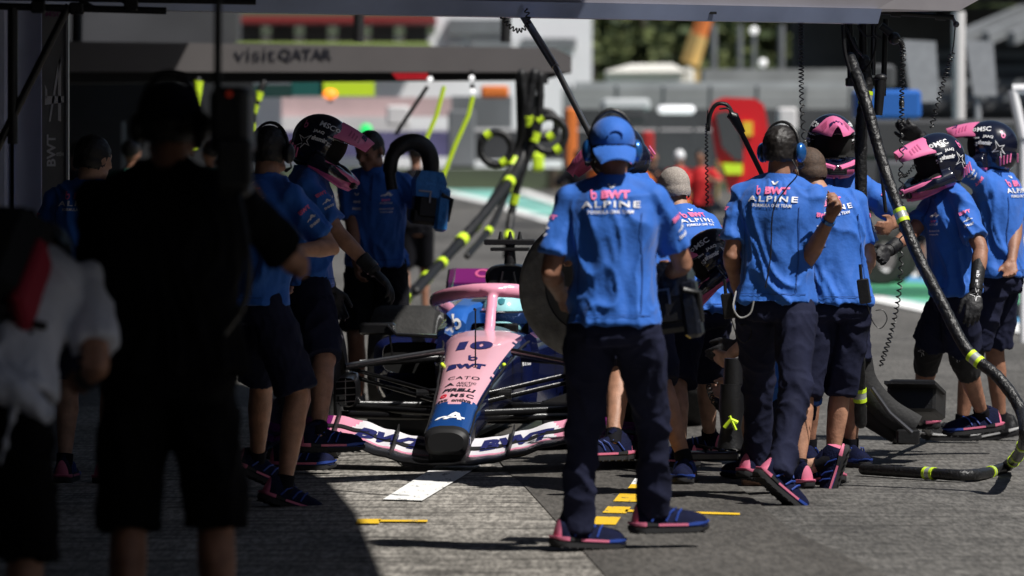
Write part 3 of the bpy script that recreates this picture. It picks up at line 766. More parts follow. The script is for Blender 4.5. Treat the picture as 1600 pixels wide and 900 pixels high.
    for s in (-1, 1):
        for vv in (.30, .62):
            e = MB(); b = zb(vv); e.rings([[C(u+.36*vv**1.4, s*(vv+d), z) for d, z in ((-.003, b-.01), (.003, b-.01), (.003, b+h), (-.003, b+h))] for u, h in ((.0, .02), (.15, .06), (.40, .15))]); part('wing_strake', e, CK, rt)
    # wheels
    def wheel(u, v, w, r, nm, yawd=0, drum=True):
        c = C(u, v, r); a = (lat*cos(yawd)+ax*sin(yawd)).normalized(); g = MB()
        prof = [(-.5, .62), (-.5, .86), (-.47, .95), (-.38, .99), (-.2, 1), (.2, 1), (.38, .99), (.47, .95), (.5, .86), (.5, .62)]
        f_ = a.cross(UP).normalized(); rs = []
        for i in range(56):
            t = 2*pi*i/56; d = f_*cos(t)+UP*sin(t); rs.append([c+a*(p*w)+d*(q*r) for p, q in prof])
        g.rings(rs, closed=True); o = part('wheel', g, TYRE, rt)
        h = MB(); s = 1 if v > 0 else -1
        pr = [(.10, .62), (.44, .62), (.47, .58), (.40, .45), (.42, .2), (.46, .08), (.46, .01)]; rs = []
        for i in range(32):
            t = 2*pi*i/32; d = f_*cos(t)+UP*sin(t); rs.append([c+a*(s*p*w)+d*(q*r) for p, q in pr])
        h.rings(rs, closed=True, cap=False); part('rim', h, GUN, o)
        d2 = MB(); d2.tube([c-a*(s*.42*w), c+a*(s*.2*w)], [r*.60, r*.60], 24); part('brake_drum', d2, CK, o)
        st = MB()
        for sg in (-1, 1):
            rs = []
            for i in range(56):
                t = 2*pi*i/56; d = f_*cos(t)+UP*sin(t); rs.append([c+a*(sg*.502*w)+d*(r*q) for q in (.80, .84)])
            b0 = len(st.v)
            for r_ in rs: st.v += r_
            for i in range(56):
                if i % 28 < 17: j = (i+1) % 56; st.f.append((b0+2*i, b0+2*i+1, b0+2*j+1, b0+2*j)); st.m.append(0)
        part('sidewall_stripe', st, mat('tyre_mark_yellow', (.7, .55, .03), .6) if False else mat('tyre_mark_white', (.5, .5, .5), .6), o)
        return o
    wheel(1.15, -.85, .30, .36, 'f'); wheel(1.15, .85, .30, .36, 'f', .0); wheel(4.75, -.80, .40, .36, 'r'); wheel(4.75, .80, .40, .36, 'r')
    # brake duct scoops
    for s in (-1, 1):
        d = MB(); rs = []
        for u, hw, hz in ((.86, .055, .075), (.95, .06, .085), (1.1, .05, .10)):
            rs.append([C(u, s*(.635)+hw*math.copysign(abs(cos(a))**.6, cos(a)), .37+hz*math.copysign(abs(sin(a))**.6, sin(a))) for a in [2*pi*j/16 for j in range(16)]])
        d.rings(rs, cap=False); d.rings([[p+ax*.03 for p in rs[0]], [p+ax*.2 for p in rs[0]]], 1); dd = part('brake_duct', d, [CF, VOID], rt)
        sl_ = MB()
        for q in range(4): sl_.bar(C(.865, s*.635-.052, .315+q*.036), C(.865, s*.635+.052, .322+q*.036), .004, .006)
        sl_.bar(C(.864, s*.635, .30), C(.864, s*.635, .44), .004, .004); part('duct_slat', sl_, STEEL, dd)
    # suspension: image-left side points are measured, the other side mirrors them
    arms_ = [((.95, .59, .50), (1.45, .185, .565)), ((1.1, .60, .49), (.75, .13, .37)), ((1.12, .60, .45), (.72, .13, .33)), ((1.0, .60, .285), (.62, .11, .275)), ((1.35, .60, .285), (1.55, .18, .27)), ((1.45, .58, .50), (1.65, .21, .52)), ((.90, .60, .25), (.72, .11, .245))]
    for s in (-1, 1):
        for i, (a, b) in enumerate(arms_):
            p = MB(); p.tube([C(a[0], s*(a[1]+.06), a[2]), C(b[0], s*b[1], b[2])], .019 if i not in (1, 2) else .013, 10, flat=.55, hint=lat); part('suspension_arm', p, CF, rt)
        p = MB(); p.tube([C(.80, s*.10, .37), C(.80, s*.245, .365)], .026, 12); p.tube([C(.80, s*.245, .365), C(.80, s*.25, .365)], .028, 12); part('track_rod_housing', p, CF, rt)
    # cockpit sides, headrest
    for s in (-1, 1):
        c = MB(); rs = []
        for u, v0, v1, zt, z0 in ((1.9, .20, .27, .64, .25), (2.1, .21, .30, .655, .2), (2.5, .235, .34, .675, .2), (2.9, .24, .36, .70, .2), (3.2, .16, .36, .72, .2)):
            rs.append([C(u, s*v, z) for v, z in ((v0, z0), (v1, z0), (v1+.02, zt-.12), (v1, zt-.02), ((v0+v1)/2, zt+.008), (v0, zt-.01))])
        c.rings(rs); part('cockpit_side', c, CN, rt)
        hd = MB(); rs = []
        for u, v0, v1, zt in ((2.45, .18, .24, .70), (2.55, .175, .30, .755), (2.9, .17, .31, .775), (3.15, .10, .30, .80)):
            rs.append([C(u, s*v, z) for v, z in ((v0, .6), (v1, .6), (v1, zt-.02), (v1-.03, zt), (v0+.02, zt), (v0, zt-.02))])
        hd.rings(rs); hr_ = part('headrest', hd, [mat('headrest_blue', (.02, .12, .46), .4, coat=.4)], rt)
        decal(B_LOGO, hr_, C(2.50, s*.235, .69)-nose, lat, UP, -ax, .075, .085, WHT, reach=.15)
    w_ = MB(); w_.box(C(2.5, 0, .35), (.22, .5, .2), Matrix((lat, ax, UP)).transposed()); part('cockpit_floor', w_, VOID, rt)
    sh = MB(); rs = []
    for u, hw, z in ((1.98, .12, .655), (2.03, .11, .675), (2.05, .105, .685)): rs.append([C(u+.10*abs(a)**2, hw*a, z-.03*a*a) for a in [-1+2*j/14 for j in range(15)]]+[C(u+.10*abs(a)**2+.012, hw*a, z-.03*a*a-.01) for a in [1-2*j/14 for j in range(15)]])
    sh.rings(rs); part('windscreen', sh, mat('tinted_screen', (.10, .16, .18), .1, coat=1), rt)
    sw_ = MB(); sw_.box(C(2.3, 0, .64), (.13, .02, .05), Matrix((lat, ax, UP)).transposed(), 0, .01); part('steering_wheel', sw_, BLK, rt)
    # halo
    h = MB(); hp = []
    for s_ in (-1, 1):
        pts = [C(3.25, s_*.33, .72), C(3.08, s_*.385, .765), C(2.85, s_*.395, .790), C(2.6, s_*.36, .815), C(2.38, s_*.26, .845), C(2.24, s_*.13, .868), C(2.20, 0, .875)]
        hp.append(pts)
    ring = hp[0]+hp[1][-2::-1]; h.tube(spline(ring, 60), .033, 14, flat=1.25, hint=UP)
    h.tube(spline([C(2.21, 0, .885), C(2.17, 0, .84), C(2.10, 0, .76), C(2.02, 0, .66), C(1.97, 0, .60)], 16), [.036]*3+[.024]*10+[.03]*4, 12, flat=1.3, hint=lat)
    h.ell(C(2.2, 0, .872), (.085, .05, .038), Matrix((lat, ax, UP)).transposed())
    me = remeshed(h, .009, 4, nose); me.materials.append(CPD); ho = link('halo', me, rt)
    decal(text2d('Castrol', .03), ho, C(2.2, 0, 1.0)-nose, lat, ax, (UP-ax*.5).normalized(), .10, .03, PINKD)
    # airbox, engine cover
    eb = MB(); rs = []
    for u, hw, zc, hz in ((2.98, .125, .925, .072), (3.02, .135, .925, .080), (3.3, .15, .87, .13), (3.8, .13, .75, .22), (4.4, .09, .62, .26), (5.0, .05, .5, .2)):
        rs.append([C(u, hw*math.copysign(abs(cos(a))**.8, cos(a)), zc+hz*math.copysign(abs(sin(a))**.8, sin(a))) for a in [2*pi*j/24 for j in range(24)]])
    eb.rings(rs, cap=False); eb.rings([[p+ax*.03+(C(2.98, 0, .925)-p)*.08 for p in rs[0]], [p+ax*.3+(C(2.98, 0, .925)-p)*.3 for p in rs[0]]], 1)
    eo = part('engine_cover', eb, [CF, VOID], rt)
    ib = MB(); ib.tube([C(2.99, -.05, .86), C(2.99, -.03, .96)], .007, 6); ib.tube([C(2.99, .05, .86), C(2.99, .03, .96)], .007, 6); part('airbox_divider', ib, CF, eo)
    tc = MB(); tc.tube([C(3.1, 0, 1.0), C(3.1, 0, 1.12)], [.035, .026], 10); tc.box(C(3.1, 0, 1.125), (.145, .045, .016), Matrix((lat, ax, UP)).transposed(), 0, .006); tc.box(C(3.1, 0, 1.085), (.11, .04, .010), Matrix((lat, ax, UP)).transposed(), 0, .004)
    for v in (-.055, 0, .055): tc.tube([C(3.1, v, 1.14), C(3.1, v, 1.185)], [.016, .006], 8)
    part('onboard_camera', tc, BLK, eo)
    # sidepods, floor, rear
    for s in (-1, 1):
        sp_ = MB(); rs = []
        for u, v0, v1, zt, z0 in ((2.55, .30, .66, .575, .40), (2.62, .28, .72, .60, .34), (3.0, .25, .76, .61, .22), (3.8, .2, .68, .56, .15), (4.6, .12, .35, .45, .15), (5.0, .08, .2, .4, .15)):
            rs.append([C(u, s*((v0+v1)/2+(v1-v0)/2*math.copysign(abs(cos(a))**.5, cos(a))), (zt+z0)/2+(zt-z0)/2*math.copysign(abs(sin(a))**.5, sin(a))) for a in [2*pi*j/24 for j in range(24)]])
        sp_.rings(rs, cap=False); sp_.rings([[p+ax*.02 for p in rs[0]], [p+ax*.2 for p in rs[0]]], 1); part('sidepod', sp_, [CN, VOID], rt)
        fl_ = MB(); fl_.rings([[C(u, s*v, z) for v, z in ((.1, .06), (ww, .06), (ww, .085), (.1, .085))] for u, ww in ((1.9, .35), (2.1, .55), (2.6, .78), (4.2, .80), (4.5, .55))]); fl_.rings([[C(u, s*v, z) for v, z in ((ww, .09), (ww+.012, .09), (ww+.012, zt), (ww, zt))] for u, ww, zt in ((1.9, .30, .28), (2.2, .5, .34), (2.6, .74, .20), (2.9, .78, .12))]); part('floor_edge', fl_, CF, rt)
        mi = MB(); mi.box(C(2.35, s*.66, .655), (.10, .05, .033), Matrix((lat, ax, UP)).transposed(), 0, .012); mo = part('mirror', mi, CF, rt)
        ms = MB(); ms.tube([C(2.30, s*.60, .675), C(2.28, s*.545, .625), C(2.20, s*.27, .615)], .010, 8); ms.tube([C(2.4, s*.60, .63), C(2.45, s*.585, .45)], .006, 8); part('mirror_stay', ms, CF, mo)
    rw = MB()
    for z0, z1, u0, u1, m in ((.80, .855, 5.0, 5.25, 1), (.845, .93, 5.2, 5.34, 0)):
        rw.rings([[C(u0, v, z0), C((u0+u1)/2, v, (z0+z1)/2-.02), C(u1, v, z1), C(u1, v, z1-.006), C((u0+u1)/2, v, (z0+z1)/2-.03), C(u0, v, z0-.014)] for v in (-.57, -.3, 0, .3, .57)], m)
    ro = part('rear_wing', rw, [MG, CN], rt)
    decal(text2d('Castrol', .03), ro, C(5.26, -.28, .90)-nose, lat, UP, -ax, .34, .05, PINKD, reach=.3)
    for s in (-1, 1):
        ep = MB(); ep.rings([[C(u, s*(.58+d), z) for d, z in ((0, z0), (.012, z0), (.02, (z0+z1)/2), (.004, z1), (-.008, z1), (-.002, (z0+z1)/2))] for u, z0, z1 in ((4.95, .45, .86), (5.05, .4, .93), (5.4, .4, .93))]); part('rear_wing_endplate', ep, CF, ro)
    bw = MB(); bw.rings([[C(u, v, z) for u, z in ((5.0, .52), (5.2, .54), (5.2, .53), (5.0, .51))] for v in (-.55, 0, .55)]); bw.tube([C(4.9, 0, .4), C(5.1, 0, .8)], .02, 8); part('beam_wing', bw, CF, rt)
    # driver
    hc = C(2.62, .015, .725)-Vector((0, 0, 0)); dr = root('person', hc-UP*.45, 'racing driver strapped in the cockpit wearing a turquoise full-face helmet', 'person', 'people in the pit lane')
    bm_ = MB(); bm_.ell(hc, (.075, .09, .10)); bm_.tube([hc-UP*.08, hc-UP*.2], [.055, .065], 12); bm_.rings([[hc-UP*d+lat*(hw*cos(a))+ax*(.09*sin(a)+.02) for a in [2*pi*j/18 for j in range(18)]] for d, hw in ((.14, .06), (.18, .15), (.24, .19), (.42, .17))])
    me = remeshed(bm_, .01, 3, dr.location); me.materials.append(SKIN); link('body', me, dr)
    su = MB(); su.rings([[hc-UP*d+lat*(hw*cos(a))+ax*(.11*sin(a)+.02) for a in [2*pi*j/18 for j in range(18)]] for d, hw in ((.15, .09), (.18, .17), (.24, .205), (.42, .19))])
    for s in (-1, 1): su.tube([hc+lat*s*.17-UP*.22, hc+lat*s*.2-ax*.12-UP*.33, hc+lat*s*.1-ax*.30-UP*.12], [.055, .05, .04], 10, round_ends=True)
    part('race_suit', su, mat('race_suit_blue', (.015, .06, .3), .7), dr)
    TQ = mat('helmet_turquoise', (.38, .76, .80), .18, coat=1, var=.12, vscale=9); VIS = mat('visor', (.03, .07, .20), .06, metal=.6, coat=1)
    Mx = Matrix((-lat, -ax, UP)).transposed(); hm = MB(); hm.ell(hc+ax*.01+UP*.005, (.130, .150, .128), Mx, nu=32, nv=20); hm.ell(hc-ax*.03-UP*.055, (.108, .125, .075), Mx, nu=28)
    me = remeshed(hm, .006, 3, dr.location); me.materials.append(TQ); he = link('helmet', me, dr)
    vs = MB(); rs = []
    for i in range(7):
        z = -.045+.072*i/6; r = [hc+ax*.01+lat*(.137*sin(a)*math.sqrt(1-(z/.17)**2))-ax*(.160*cos(a)*math.sqrt(1-(z/.17)**2))+UP*z for a in [R(-82)+R(164)*j/20 for j in range(21)]]
        rs.append(r+[p+(hc-p)*.05 for p in r[::-1]])
    vs.rings(rs); vo_ = part('visor', vs, [VIS, TQ, BLKP], he)
    me = vo_.data
    for f in me.polygons:
        if (f.center+dr.location-hc).z > .016: f.material_index = 2
    decal(text2d('MSC', .05), vo_, hc-ax*.1+UP*.024-dr.location, lat, UP, -ax, .042, .010, WHT, grid=.01)
    decal(poly2d([(-.5, .3), (0, .5), (.5, .3), (.4, -.3), (0, -.5), (-.4, -.3)]), he, hc-ax*.1+UP*.075-dr.location, lat, UP, (-ax+UP*.3).normalized(), .04, .045, mat('helmet_crest', (.03, .2, .25), .4), grid=.01)
    for s in (-1, 1):
        v_ = MB(); v_.box(hc-ax*.12+lat*s*.07-UP*.085, (.022, .02, .010), Mx, 0, .004); part('vent', v_, BLK, he)
    return C
# ---------------------------------------------------------------- ground
def asphalt(name, col, patch=.35, agg=1.0, streak=.0):
    m = bpy.data.materials.new(name); m.use_nodes = True; t = m.node_tree; p = t.nodes['Principled BSDF']; p.inputs['Roughness'].default_value = .82; p.inputs['Specular IOR Level'].default_value = .3
    tc = t.nodes.new('ShaderNodeTexCoord'); o = tc.outputs['Object']
    def noi(scale, st=(1, 1, 1), det=6, lo=.35, hi=.65, a=0., b=1.):
        mp = t.nodes.new('ShaderNodeMapping'); mp.inputs['Scale'].default_value = st; t.links.new(o, mp.inputs[0])
        n = t.nodes.new('ShaderNodeTexNoise'); n.inputs['Scale'].default_value = scale; n.inputs['Detail'].default_value = det; n.inputs['Roughness'].default_value = .65; t.links.new(mp.outputs[0], n.inputs['Vector'])
        r = t.nodes.new('ShaderNodeMapRange'); r.inputs[1].default_value = lo; r.inputs[2].default_value = hi; r.inputs[3].default_value = a; r.inputs[4].default_value = b; t.links.new(n.outputs['Fac'], r.inputs[0]); return r.outputs[0]
    def mul(a, b):
        q = t.nodes.new('ShaderNodeMath'); q.operation = 'MULTIPLY'; t.links.new(a, q.inputs[0]); t.links.new(b, q.inputs[1]); return q.outputs[0]
    f = mul(noi(1.1, (1, .25, 1), 6, .3, .7, 1-patch, 1+patch), noi(42, (1, .13, 1), 5, .40, .60, 1-.45*agg, 1+.45*agg))
    f = mul(f, noi(9, (1, .3, 1), 5, .3, .7, 1-patch*.6, 1+patch*.6))
    if streak: f = mul(f, noi(5.5, (.22, 1.6, 1), 5, .48, .60, 1, 1-streak))
    h = t.nodes.new('ShaderNodeVectorMath'); h.operation = 'SCALE'; h.inputs[0].default_value = col; t.links.new(f, h.inputs['Scale']); t.links.new(h.outputs[0], p.inputs['Base Color'])
    v = t.nodes.new('ShaderNodeTexVoronoi'); v.inputs['Scale'].default_value = 55; t.links.new(o, v.inputs['Vector'])
    b = t.nodes.new('ShaderNodeBump'); b.inputs['Strength'].default_value = .7*agg; b.inputs['Distance'].default_value = .008; t.links.new(v.outputs['Distance'], b.inputs['Height']); t.links.new(b.outputs[0], p.inputs['Normal'])
    return m
AS = asphalt('asphalt', (.108, .103, .096), .38, .72, .35)
ASL = asphalt('worn_concrete', (.235, .22, .198), .42, .8, .62)
ASD = asphalt('fresh_asphalt', (.072, .067, .061), .28, .55)
def sheet(name, poly, z, m, kind='structure', label=None, sub=False):
    g = MB(); g.quad(*[Vector((p[0], p[1], z)) for p in poly]); o = link(name, g.mesh(name, m, Vector((0, 0, 0)), False)); tag(o, label, None, None, kind); return o
sheet('ground', [(-900, -20), (900, -20), (900, 2500), (-900, 2500)], 0, AS)
def gp(px, py): v = G(px, py); return (v.x, v.y)
sheet('pit_apron', [(-9, 2), (.62, 2), gp(950, 902), gp(822, 760), gp(800, 742), (-.9, 33), (-9, 33)], .004, ASL)
sheet('asphalt_patch', [(.52, 10), (1.8, 10), gp(1380, 900), gp(1235, 830), gp(1130, 742), (1.3, 33), (-.35, 33), gp(796, 742), gp(818, 760), gp(944, 900)], .008, ASD)
def worn_paint(name, col):
    m = mat(name, col, .6, bump=.3, bscale=60); t = m.node_tree; p = t.nodes['Principled BSDF']; tc = t.nodes.new('ShaderNodeTexCoord'); mp = t.nodes.new('ShaderNodeMapping'); mp.inputs['Scale'].default_value = (1, .22, 1)
    n = t.nodes.new('ShaderNodeTexNoise'); n.inputs['Scale'].default_value = 26; n.inputs['Detail'].default_value = 7; n.inputs['Roughness'].default_value = .7; r = t.nodes.new('ShaderNodeMapRange'); r.inputs[1].default_value = .57; r.inputs[2].default_value = .66
    mx = t.nodes.new('ShaderNodeMix'); mx.data_type = 'RGBA'; mx.inputs[6].default_value = (*col, 1); mx.inputs[7].default_value = (.13, .125, .12, 1)
    t.links.new(tc.outputs['Object'], mp.inputs[0]); t.links.new(mp.outputs[0], n.inputs['Vector']); t.links.new(n.outputs['Fac'], r.inputs[0]); t.links.new(r.outputs[0], mx.inputs[0]); t.links.new(mx.outputs[2], p.inputs['Base Color']); return m
PW = worn_paint('road_paint_white', (.85, .85, .83)); PY = worn_paint('road_paint_yellow', (.80, .50, .02))
def paint(name, pix, m, z=.012): return sheet(name, [gp(*q) for q in pix], z, m)
paint('painted_line', [(598, 784), (660, 786), (752, 730), (690, 726)], PW)
for q in ([(924, 823), (962, 824), (970, 812), (932, 811)], [(941, 805), (978, 806), (986, 796), (950, 795)], [(958, 787), (997, 788), (1006, 776), (968, 775)], [(980, 768), (1011, 769), (1014, 761), (986, 760)], [(556, 822), (592, 822), (596, 815), (558, 815)]): paint('painted_line', q, PY)
paint('painted_line', [(986, 760), (1014, 761), (1016, 752), (992, 751)], PW)
paint('painted_line', [(976, 803.5), (1156, 808.5), (1156, 805.5), (978, 800)], PY); paint('painted_line', [(592, 819), (668, 819.5), (668, 816.5), (592, 816)], PY)
# painted run-off bands along the pit lane
KG = mat('paint_green', (.10, .42, .22), .6, var=.1); KB = mat('paint_blue', (.12, .36, .62), .6, var=.1); KT = mat('paint_teal', (.22, .52, .45), .6, var=.1)
def band(name, pts, m, z):
    L = [gp(a, b) for a, b, c in pts]; Rr = [gp(a, c) for a, b, c in pts]; g = MB()
    for i in range(len(pts)-1): g.quad(*[Vector((*q, z)) for q in (L[i], L[i+1], Rr[i+1], Rr[i])])
    tag(link(name, g.mesh(name, m, Vector((0, 0, 0)), False)), kind='structure')
def strip(name, tb, m, z): band(name, [(x, t, b) for x, t, b in tb], m, z)
strip('painted_line', [(640, 282, 287), (700, 299, 304), (760, 311, 318), (869, 344, 353), (1100, 398, 409), (1360, 460, 471), (1600, 508, 524), (1900, 572, 592)], PW, .012)
strip('painted_band', [(640, 270, 282), (700, 285, 299), (760, 294, 311), (869, 321, 344), (1100, 372, 398), (1360, 438, 460), (1480, 466, 484), (1600, 484, 508), (1900, 545, 572)], KT, .008)
strip('painted_band', [(1360, 438, 460), (1480, 440, 474), (1600, 458, 484), (1900, 505, 545)], KG, .010)
strip('painted_band', [(1100, 366, 372), (1360, 424, 438), (1480, 441, 445)], KB, .0115)
strip('painted_band', [(1500, 476, 491), (1600, 484, 508), (1900, 545, 572)], KB, .0125)
strip('painted_line', [(640, 259.5, 262), (678, 261, 265), (749, 272, 280), (869, 313, 321), (1100, 360, 367), (1360, 418, 424), (1600, 452, 458), (1900, 497, 505)], PW, .0135)

# ---------------------------------------------------------------- pit building: roof, wall, pillars (cast the shade on the left)
def edge(Z): return -.49-.085*(Z-19.5)
RZ = 4.6; sh = RZ/SUN.z
def rp(Z, z): k = z/SUN.z; return Vector((edge(Z)+SUN.x*k, Z+SUN.y*k, z))
g = MB(); a, b, mm = rp(-2, RZ), rp(78, RZ)-Vector((1.0, 0, 0)), rp(47, RZ)-Vector((1.5, 0, 0))
ed_ = [rp(Zq, RZ)+Vector((dx, 0, 0)) for Zq, dx in ((14, .0), (17.5, .03), (19.5, .0), (21.5, .05), (23, .09), (25, .08), (26.5, .0), (29, .1), (31, .45), (33, .5))]
g.rings([[Vector((a.x, a.y, z))]+[Vector((q.x, q.y, z)) for q in ed_]+[Vector((mm.x, mm.y, z)), Vector((b.x, b.y, z)), Vector((-30, b.y, z)), Vector((-30, a.y, z))] for z in (RZ, RZ+.35)])
wallm = mat('garage_wall', (.14, .14, .17), .8, var=.2)
pr_ = root('pit_building', (-6, 10, 0), 'long dark pit garage building with overhanging roof on the left', 'building')
part('roof', g, mat('roof_underside', (.09, .09, .10), .9), pr_, False)
g = MB(); g.rings([[Vector((-3.3, -2, z)), Vector((-13.5, 78, z)), Vector((-13.9, 78, z)), Vector((-3.7, -2, z))] for z in (0, RZ)]); part('wall', g, wallm, pr_, False)
g = MB(); g.rings([[Vector((-4, -2, z)), Vector((8, -2, z)), Vector((8, -2.3, z)), Vector((-4, -2.3, z))] for z in (0, RZ)]); part('end_wall', g, wallm, pr_, False)
# pillar cladding beside the team banner
PAN = mat('panel_grey_blue', (.74, .80, 1.0), .45, var=.08, vscale=3)
r_ = root('garage_pillar', W(30, 256, 27.2)*1, 'pale grey panelled garage pillar at the far left beside the dark banner', 'pillar'); r_.location.z = 0
for x0, x1, dz in ((-60, 8, 0), (16, 63, .10)):
    g = MB(); A = W(x0, 256, 27); B = W(x1, 256, 27); g.box(((A.x+B.x)/2, 27.2+dz, 1.6), ((B.x-A.x)/2, .12, 1.6), bev=.012); part('panel', g, PAN, r_)
g = MB(); A = W(8, 256, 27); B = W(16, 256, 27); g.box(((A.x+B.x)/2, 27.4, 1.6), ((B.x-A.x)/2, .08, 1.6)); part('joint_strip', g, BLK, r_)
r_ = root('banner', Vector((W(84, 256, 27).x, 27, 0)), 'dark grey vertical banner with white arrow-like letter A and small print', 'banner')
g = MB(); A = W(65, 256, 27); B = W(103, 256, 27); cx = (A.x+B.x)/2; hw = (B.x-A.x)/2; g.box((cx, 27.05, 1.5), (hw, .03, 1.5)); bo = part('panel', g, mat('banner_grey', (.24, .24, .25), .6, var=.1), r_, False)
g = MB(); g.box((B.x+.006, 27.04, 1.5), (.006, .04, 1.5)); part('edge_trim', g, mat('alloy_trim', (.5, .5, .52), .4, metal=.6), r_)
L = MB(); XX = Vector((1, 0, 0)); YN = Vector((0, -1, 0)); o_ = r_.location
def flat(shape, px, py, D, wpx, hpx, m, mb, rt=0, th=.004):
    c = W(px, py, D); X = XX*cos(rt)+UP*sin(rt); Y = UP*cos(rt)-XX*sin(rt)
    b = len(mb.v); mb.v += [c+X*(x*wpx*D/F)+Y*(y*hpx*D/F) for x, y in shape[0]]
    for f in shape[1]: mb.f.append(tuple(b+i for i in f)); mb.m.append(m)
flat(join2d(poly2d([(-.5, -.12), (-.5, .08), (-.38, .0), (-.36, -.14)], [(-.5, -.24), (.5, -.20), (.5, -.10), (-.5, -.10)], [(-.30, -.5), (-.20, -.5), (.36, .5), (.20, .44)], [(.20, .44), (.36, .5), (.34, -.5), (.18, -.48)])), 85, 140, 27.015, 30, 100, 0, L)
flat(text2d('BWT', .03), 80, 235, 27.015, 50, 14, 0, L, R(90)); flat(text2d('entive', .02), 94, 240, 27.015, 12, 8, 0, L); flat(text2d('MSC', .02), 84, 22, 27.015, 26, 8, 1, L)
part('banner_lettering', L, [mat('banner_white', (.85, .85, .9), .6), mat('banner_pink', (.25, .08, .2), .6)], bo, False)

# ---------------------------------------------------------------- overhead boom (own team)
BG = mat('boom_grey', (.27, .255, .27), .38, metal=.3, var=.12, vscale=2.5); BU = mat('boom_underside', (.26, .31, .46), .30, metal=.4, var=.25, vscale=2)
r_ = root('overhead_boom', Vector((0, 25, 2.2)), 'long grey overhead pit boom with a bluish lower edge spanning the top', 'boom')
LP = [(-300, 8, 22.9), (100, 15, 23.6), (500, 26, 24.4), (1300, 36, 26.0)]
a = W(-300, 6, 21.9); b = W(1372, 37, 25.25); d = (b-a).normalized(); pp = Vector((-d.y, d.x, 0)).normalized()
g = MB(); g.rings([[q+UP*0, q+UP*.072-pp*.03, q+pp*.14+UP*.072, q+pp*.14] for q in (a, b)]); part('lower_rail', g, BU, r_, False)
e2 = b; t1 = W(1498, 17, 25.5); t2 = W(1540, -6, 25.6)
g = MB(); q0 = a+UP*.074; q1 = b+UP*.074
g.rings([[q0, q1, W(1374, 18, 25.26), t1, t2+UP*.0, t2+UP*.25, q0+UP*.40], [p+pp*.14 for p in (q0, q1, W(1374, 18, 25.26), t1, t2, t2+UP*.25, q0+UP*.40)]]); part('upper_fascia', g, BG, r_, False)
g = MB()
for px in (1077,): q = a.lerp(b, (px+300)/1672); g.box(q+UP*.036-pp*.02, (.018, .006, .006), m=0)
part('bracket', g, BLK, r_)
L = MB()
for px, py, w_, s_ in ((560, 6, 46, 0), (880, 5, 46, 0)): pass
g = MB(); q = W(1372, 37, 26.1)

# tube truss top left
tb = root('truss', W(100, 10, 22), 'black tubular truss with a long diagonal brace at the top left corner', 'truss')
for p, q, r in (((-60, 8), (260, 17), .016), ((-60, -6), (400, 2), .016), ((108, 8), (-20, 262), .018), ((20, 12), (20, 225), .022), ((120, -3), (150, 14), .010), ((190, 0), (215, 15), .010)):
    g = MB(); g.tube([W(*p, 22), W(*q, 22)], r, 10); part('tube', g, BLK, tb)
for px, py in ((60, 11), (120, 13), (205, 8)):
    g = MB(); g.box(W(px, py, 22), (.03, .03, .026), bev=.006); part('clamp', g, BLK, tb)
# chrome rod boom with a coiled lead
tb = root('telescopic_arm', W(860, 100, 24), 'slim steel telescopic arm slanting down from the overhead boom above the car', 'arm')
g = MB(); g.tube([W(806, 6, 24.2), W(868, 105, 23.8)], .019, 12); part('outer_tube', g, STEEL, tb); g = MB(); g.tube([W(868, 105, 23.8), W(926, 218, 23.4)], .0145, 12); part('inner_tube', g, STEEL, tb)
g = MB(); g.box(W(808, 4, 24.2), (.05, .03, .025), bev=.006); g.tube([W(790, 4, 24.2), W(838, 2, 24.2)], .010, 8); g.tube([W(805, -20, 24.2), W(808, 8, 24.2)], .02, 8); part('joint', g, BLK, tb)
g = MB(); g.tube([W(925, 214, 23.4), W(930, 228, 23.4)], [.028, .02], 10); part('end_cap', g, BLK, tb)
coil([W(782, 2, 24), W(783, 22, 24), W(795, 40, 24), W(812, 48, 24), W(826, 36, 24), W(822, 14, 24)], .010, .0035, 16, 'curled black cable looping beside the top of the steel telescopic arm')
# right hand hose rig
rg = root('hose_rig', W(1365, 60, 25.6), 'black upright tubes and clamps hanging from the overhead boom on the right', 'rig')
for p, q, r in (((1327, -20), (1329, 128), .016), ((1348, -20), (1349, 130), .020), ((1366, -20), (1364, 118), .013), ((1384, 30), (1380, 150), .014), ((1318, 0), (1322, 60), .008)):
    g = MB(); g.tube([W(*p, 25.6), W(*q, 25.6)], r, 10); part('upright', g, BLK if r != .013 else GUN, rg)
g = MB(); g.box(W(1348, 128, 25.6), (.085, .04, .022), bev=.006); g.tube([W(1330, 60, 25.58), W(1352, 140, 25.5)], [.02, .035], 10); part('clamp', g, BLK, rg)
g = MB(); g.tube([W(1352, 128, 25.55), W(1362, 128, 25.55)], .036, 14); part('clamp_ring', g, YEL, rg)
g = MB(); g.tube([W(1376, 120, 25.4), W(1372, 180, 25.4)], [.028, .022], 12); g.ell(W(1376, 122, 25.4), (.033, .03, .022)); part('grip', g, BLK, rg)
g = MB(); g.tube([W(1372, 18, 25.6), W(1490, 27, 25.6)], .013, 10); part('side_arm', g, BLK, rg)
for px, py in ((1400, 20), (1470, 25)): g = MB(); g.tube([W(px-8, py, 25.6), W(px+8, py+1, 25.6)], .021, 10); part('collar', g, BLK, rg)
g = MB(); g.ell(W(1494, 38, 25.6), (.016, .016, .016)); g.tube([W(1488, 27, 25.6), W(1494, 38, 25.6)], .008, 8); part('pulley', g, GUN, rg)
g = MB(); g.tube([W(1376, 40, 25.5), W(1392, 52, 25.5)], .020, 10); g.ell(W(1397, 60, 25.5), (.032, .05, .032)); part('camera_head', g, BLK, rg)
for q in ([(1320, 0), (1318, 30), (1335, 70), (1350, 90)], [(1340, 40), (1352, 55), (1368, 60), (1364, 90), (1352, 110)], [(1372, 36), (1368, 52), (1378, 60)]):
    g = MB(); g.tube(spline([W(a, b, 25.45) for a, b in q], 20), .006, 6); part('cable', g, BLK, rg)
bs = (.1, .34, .58, .82)
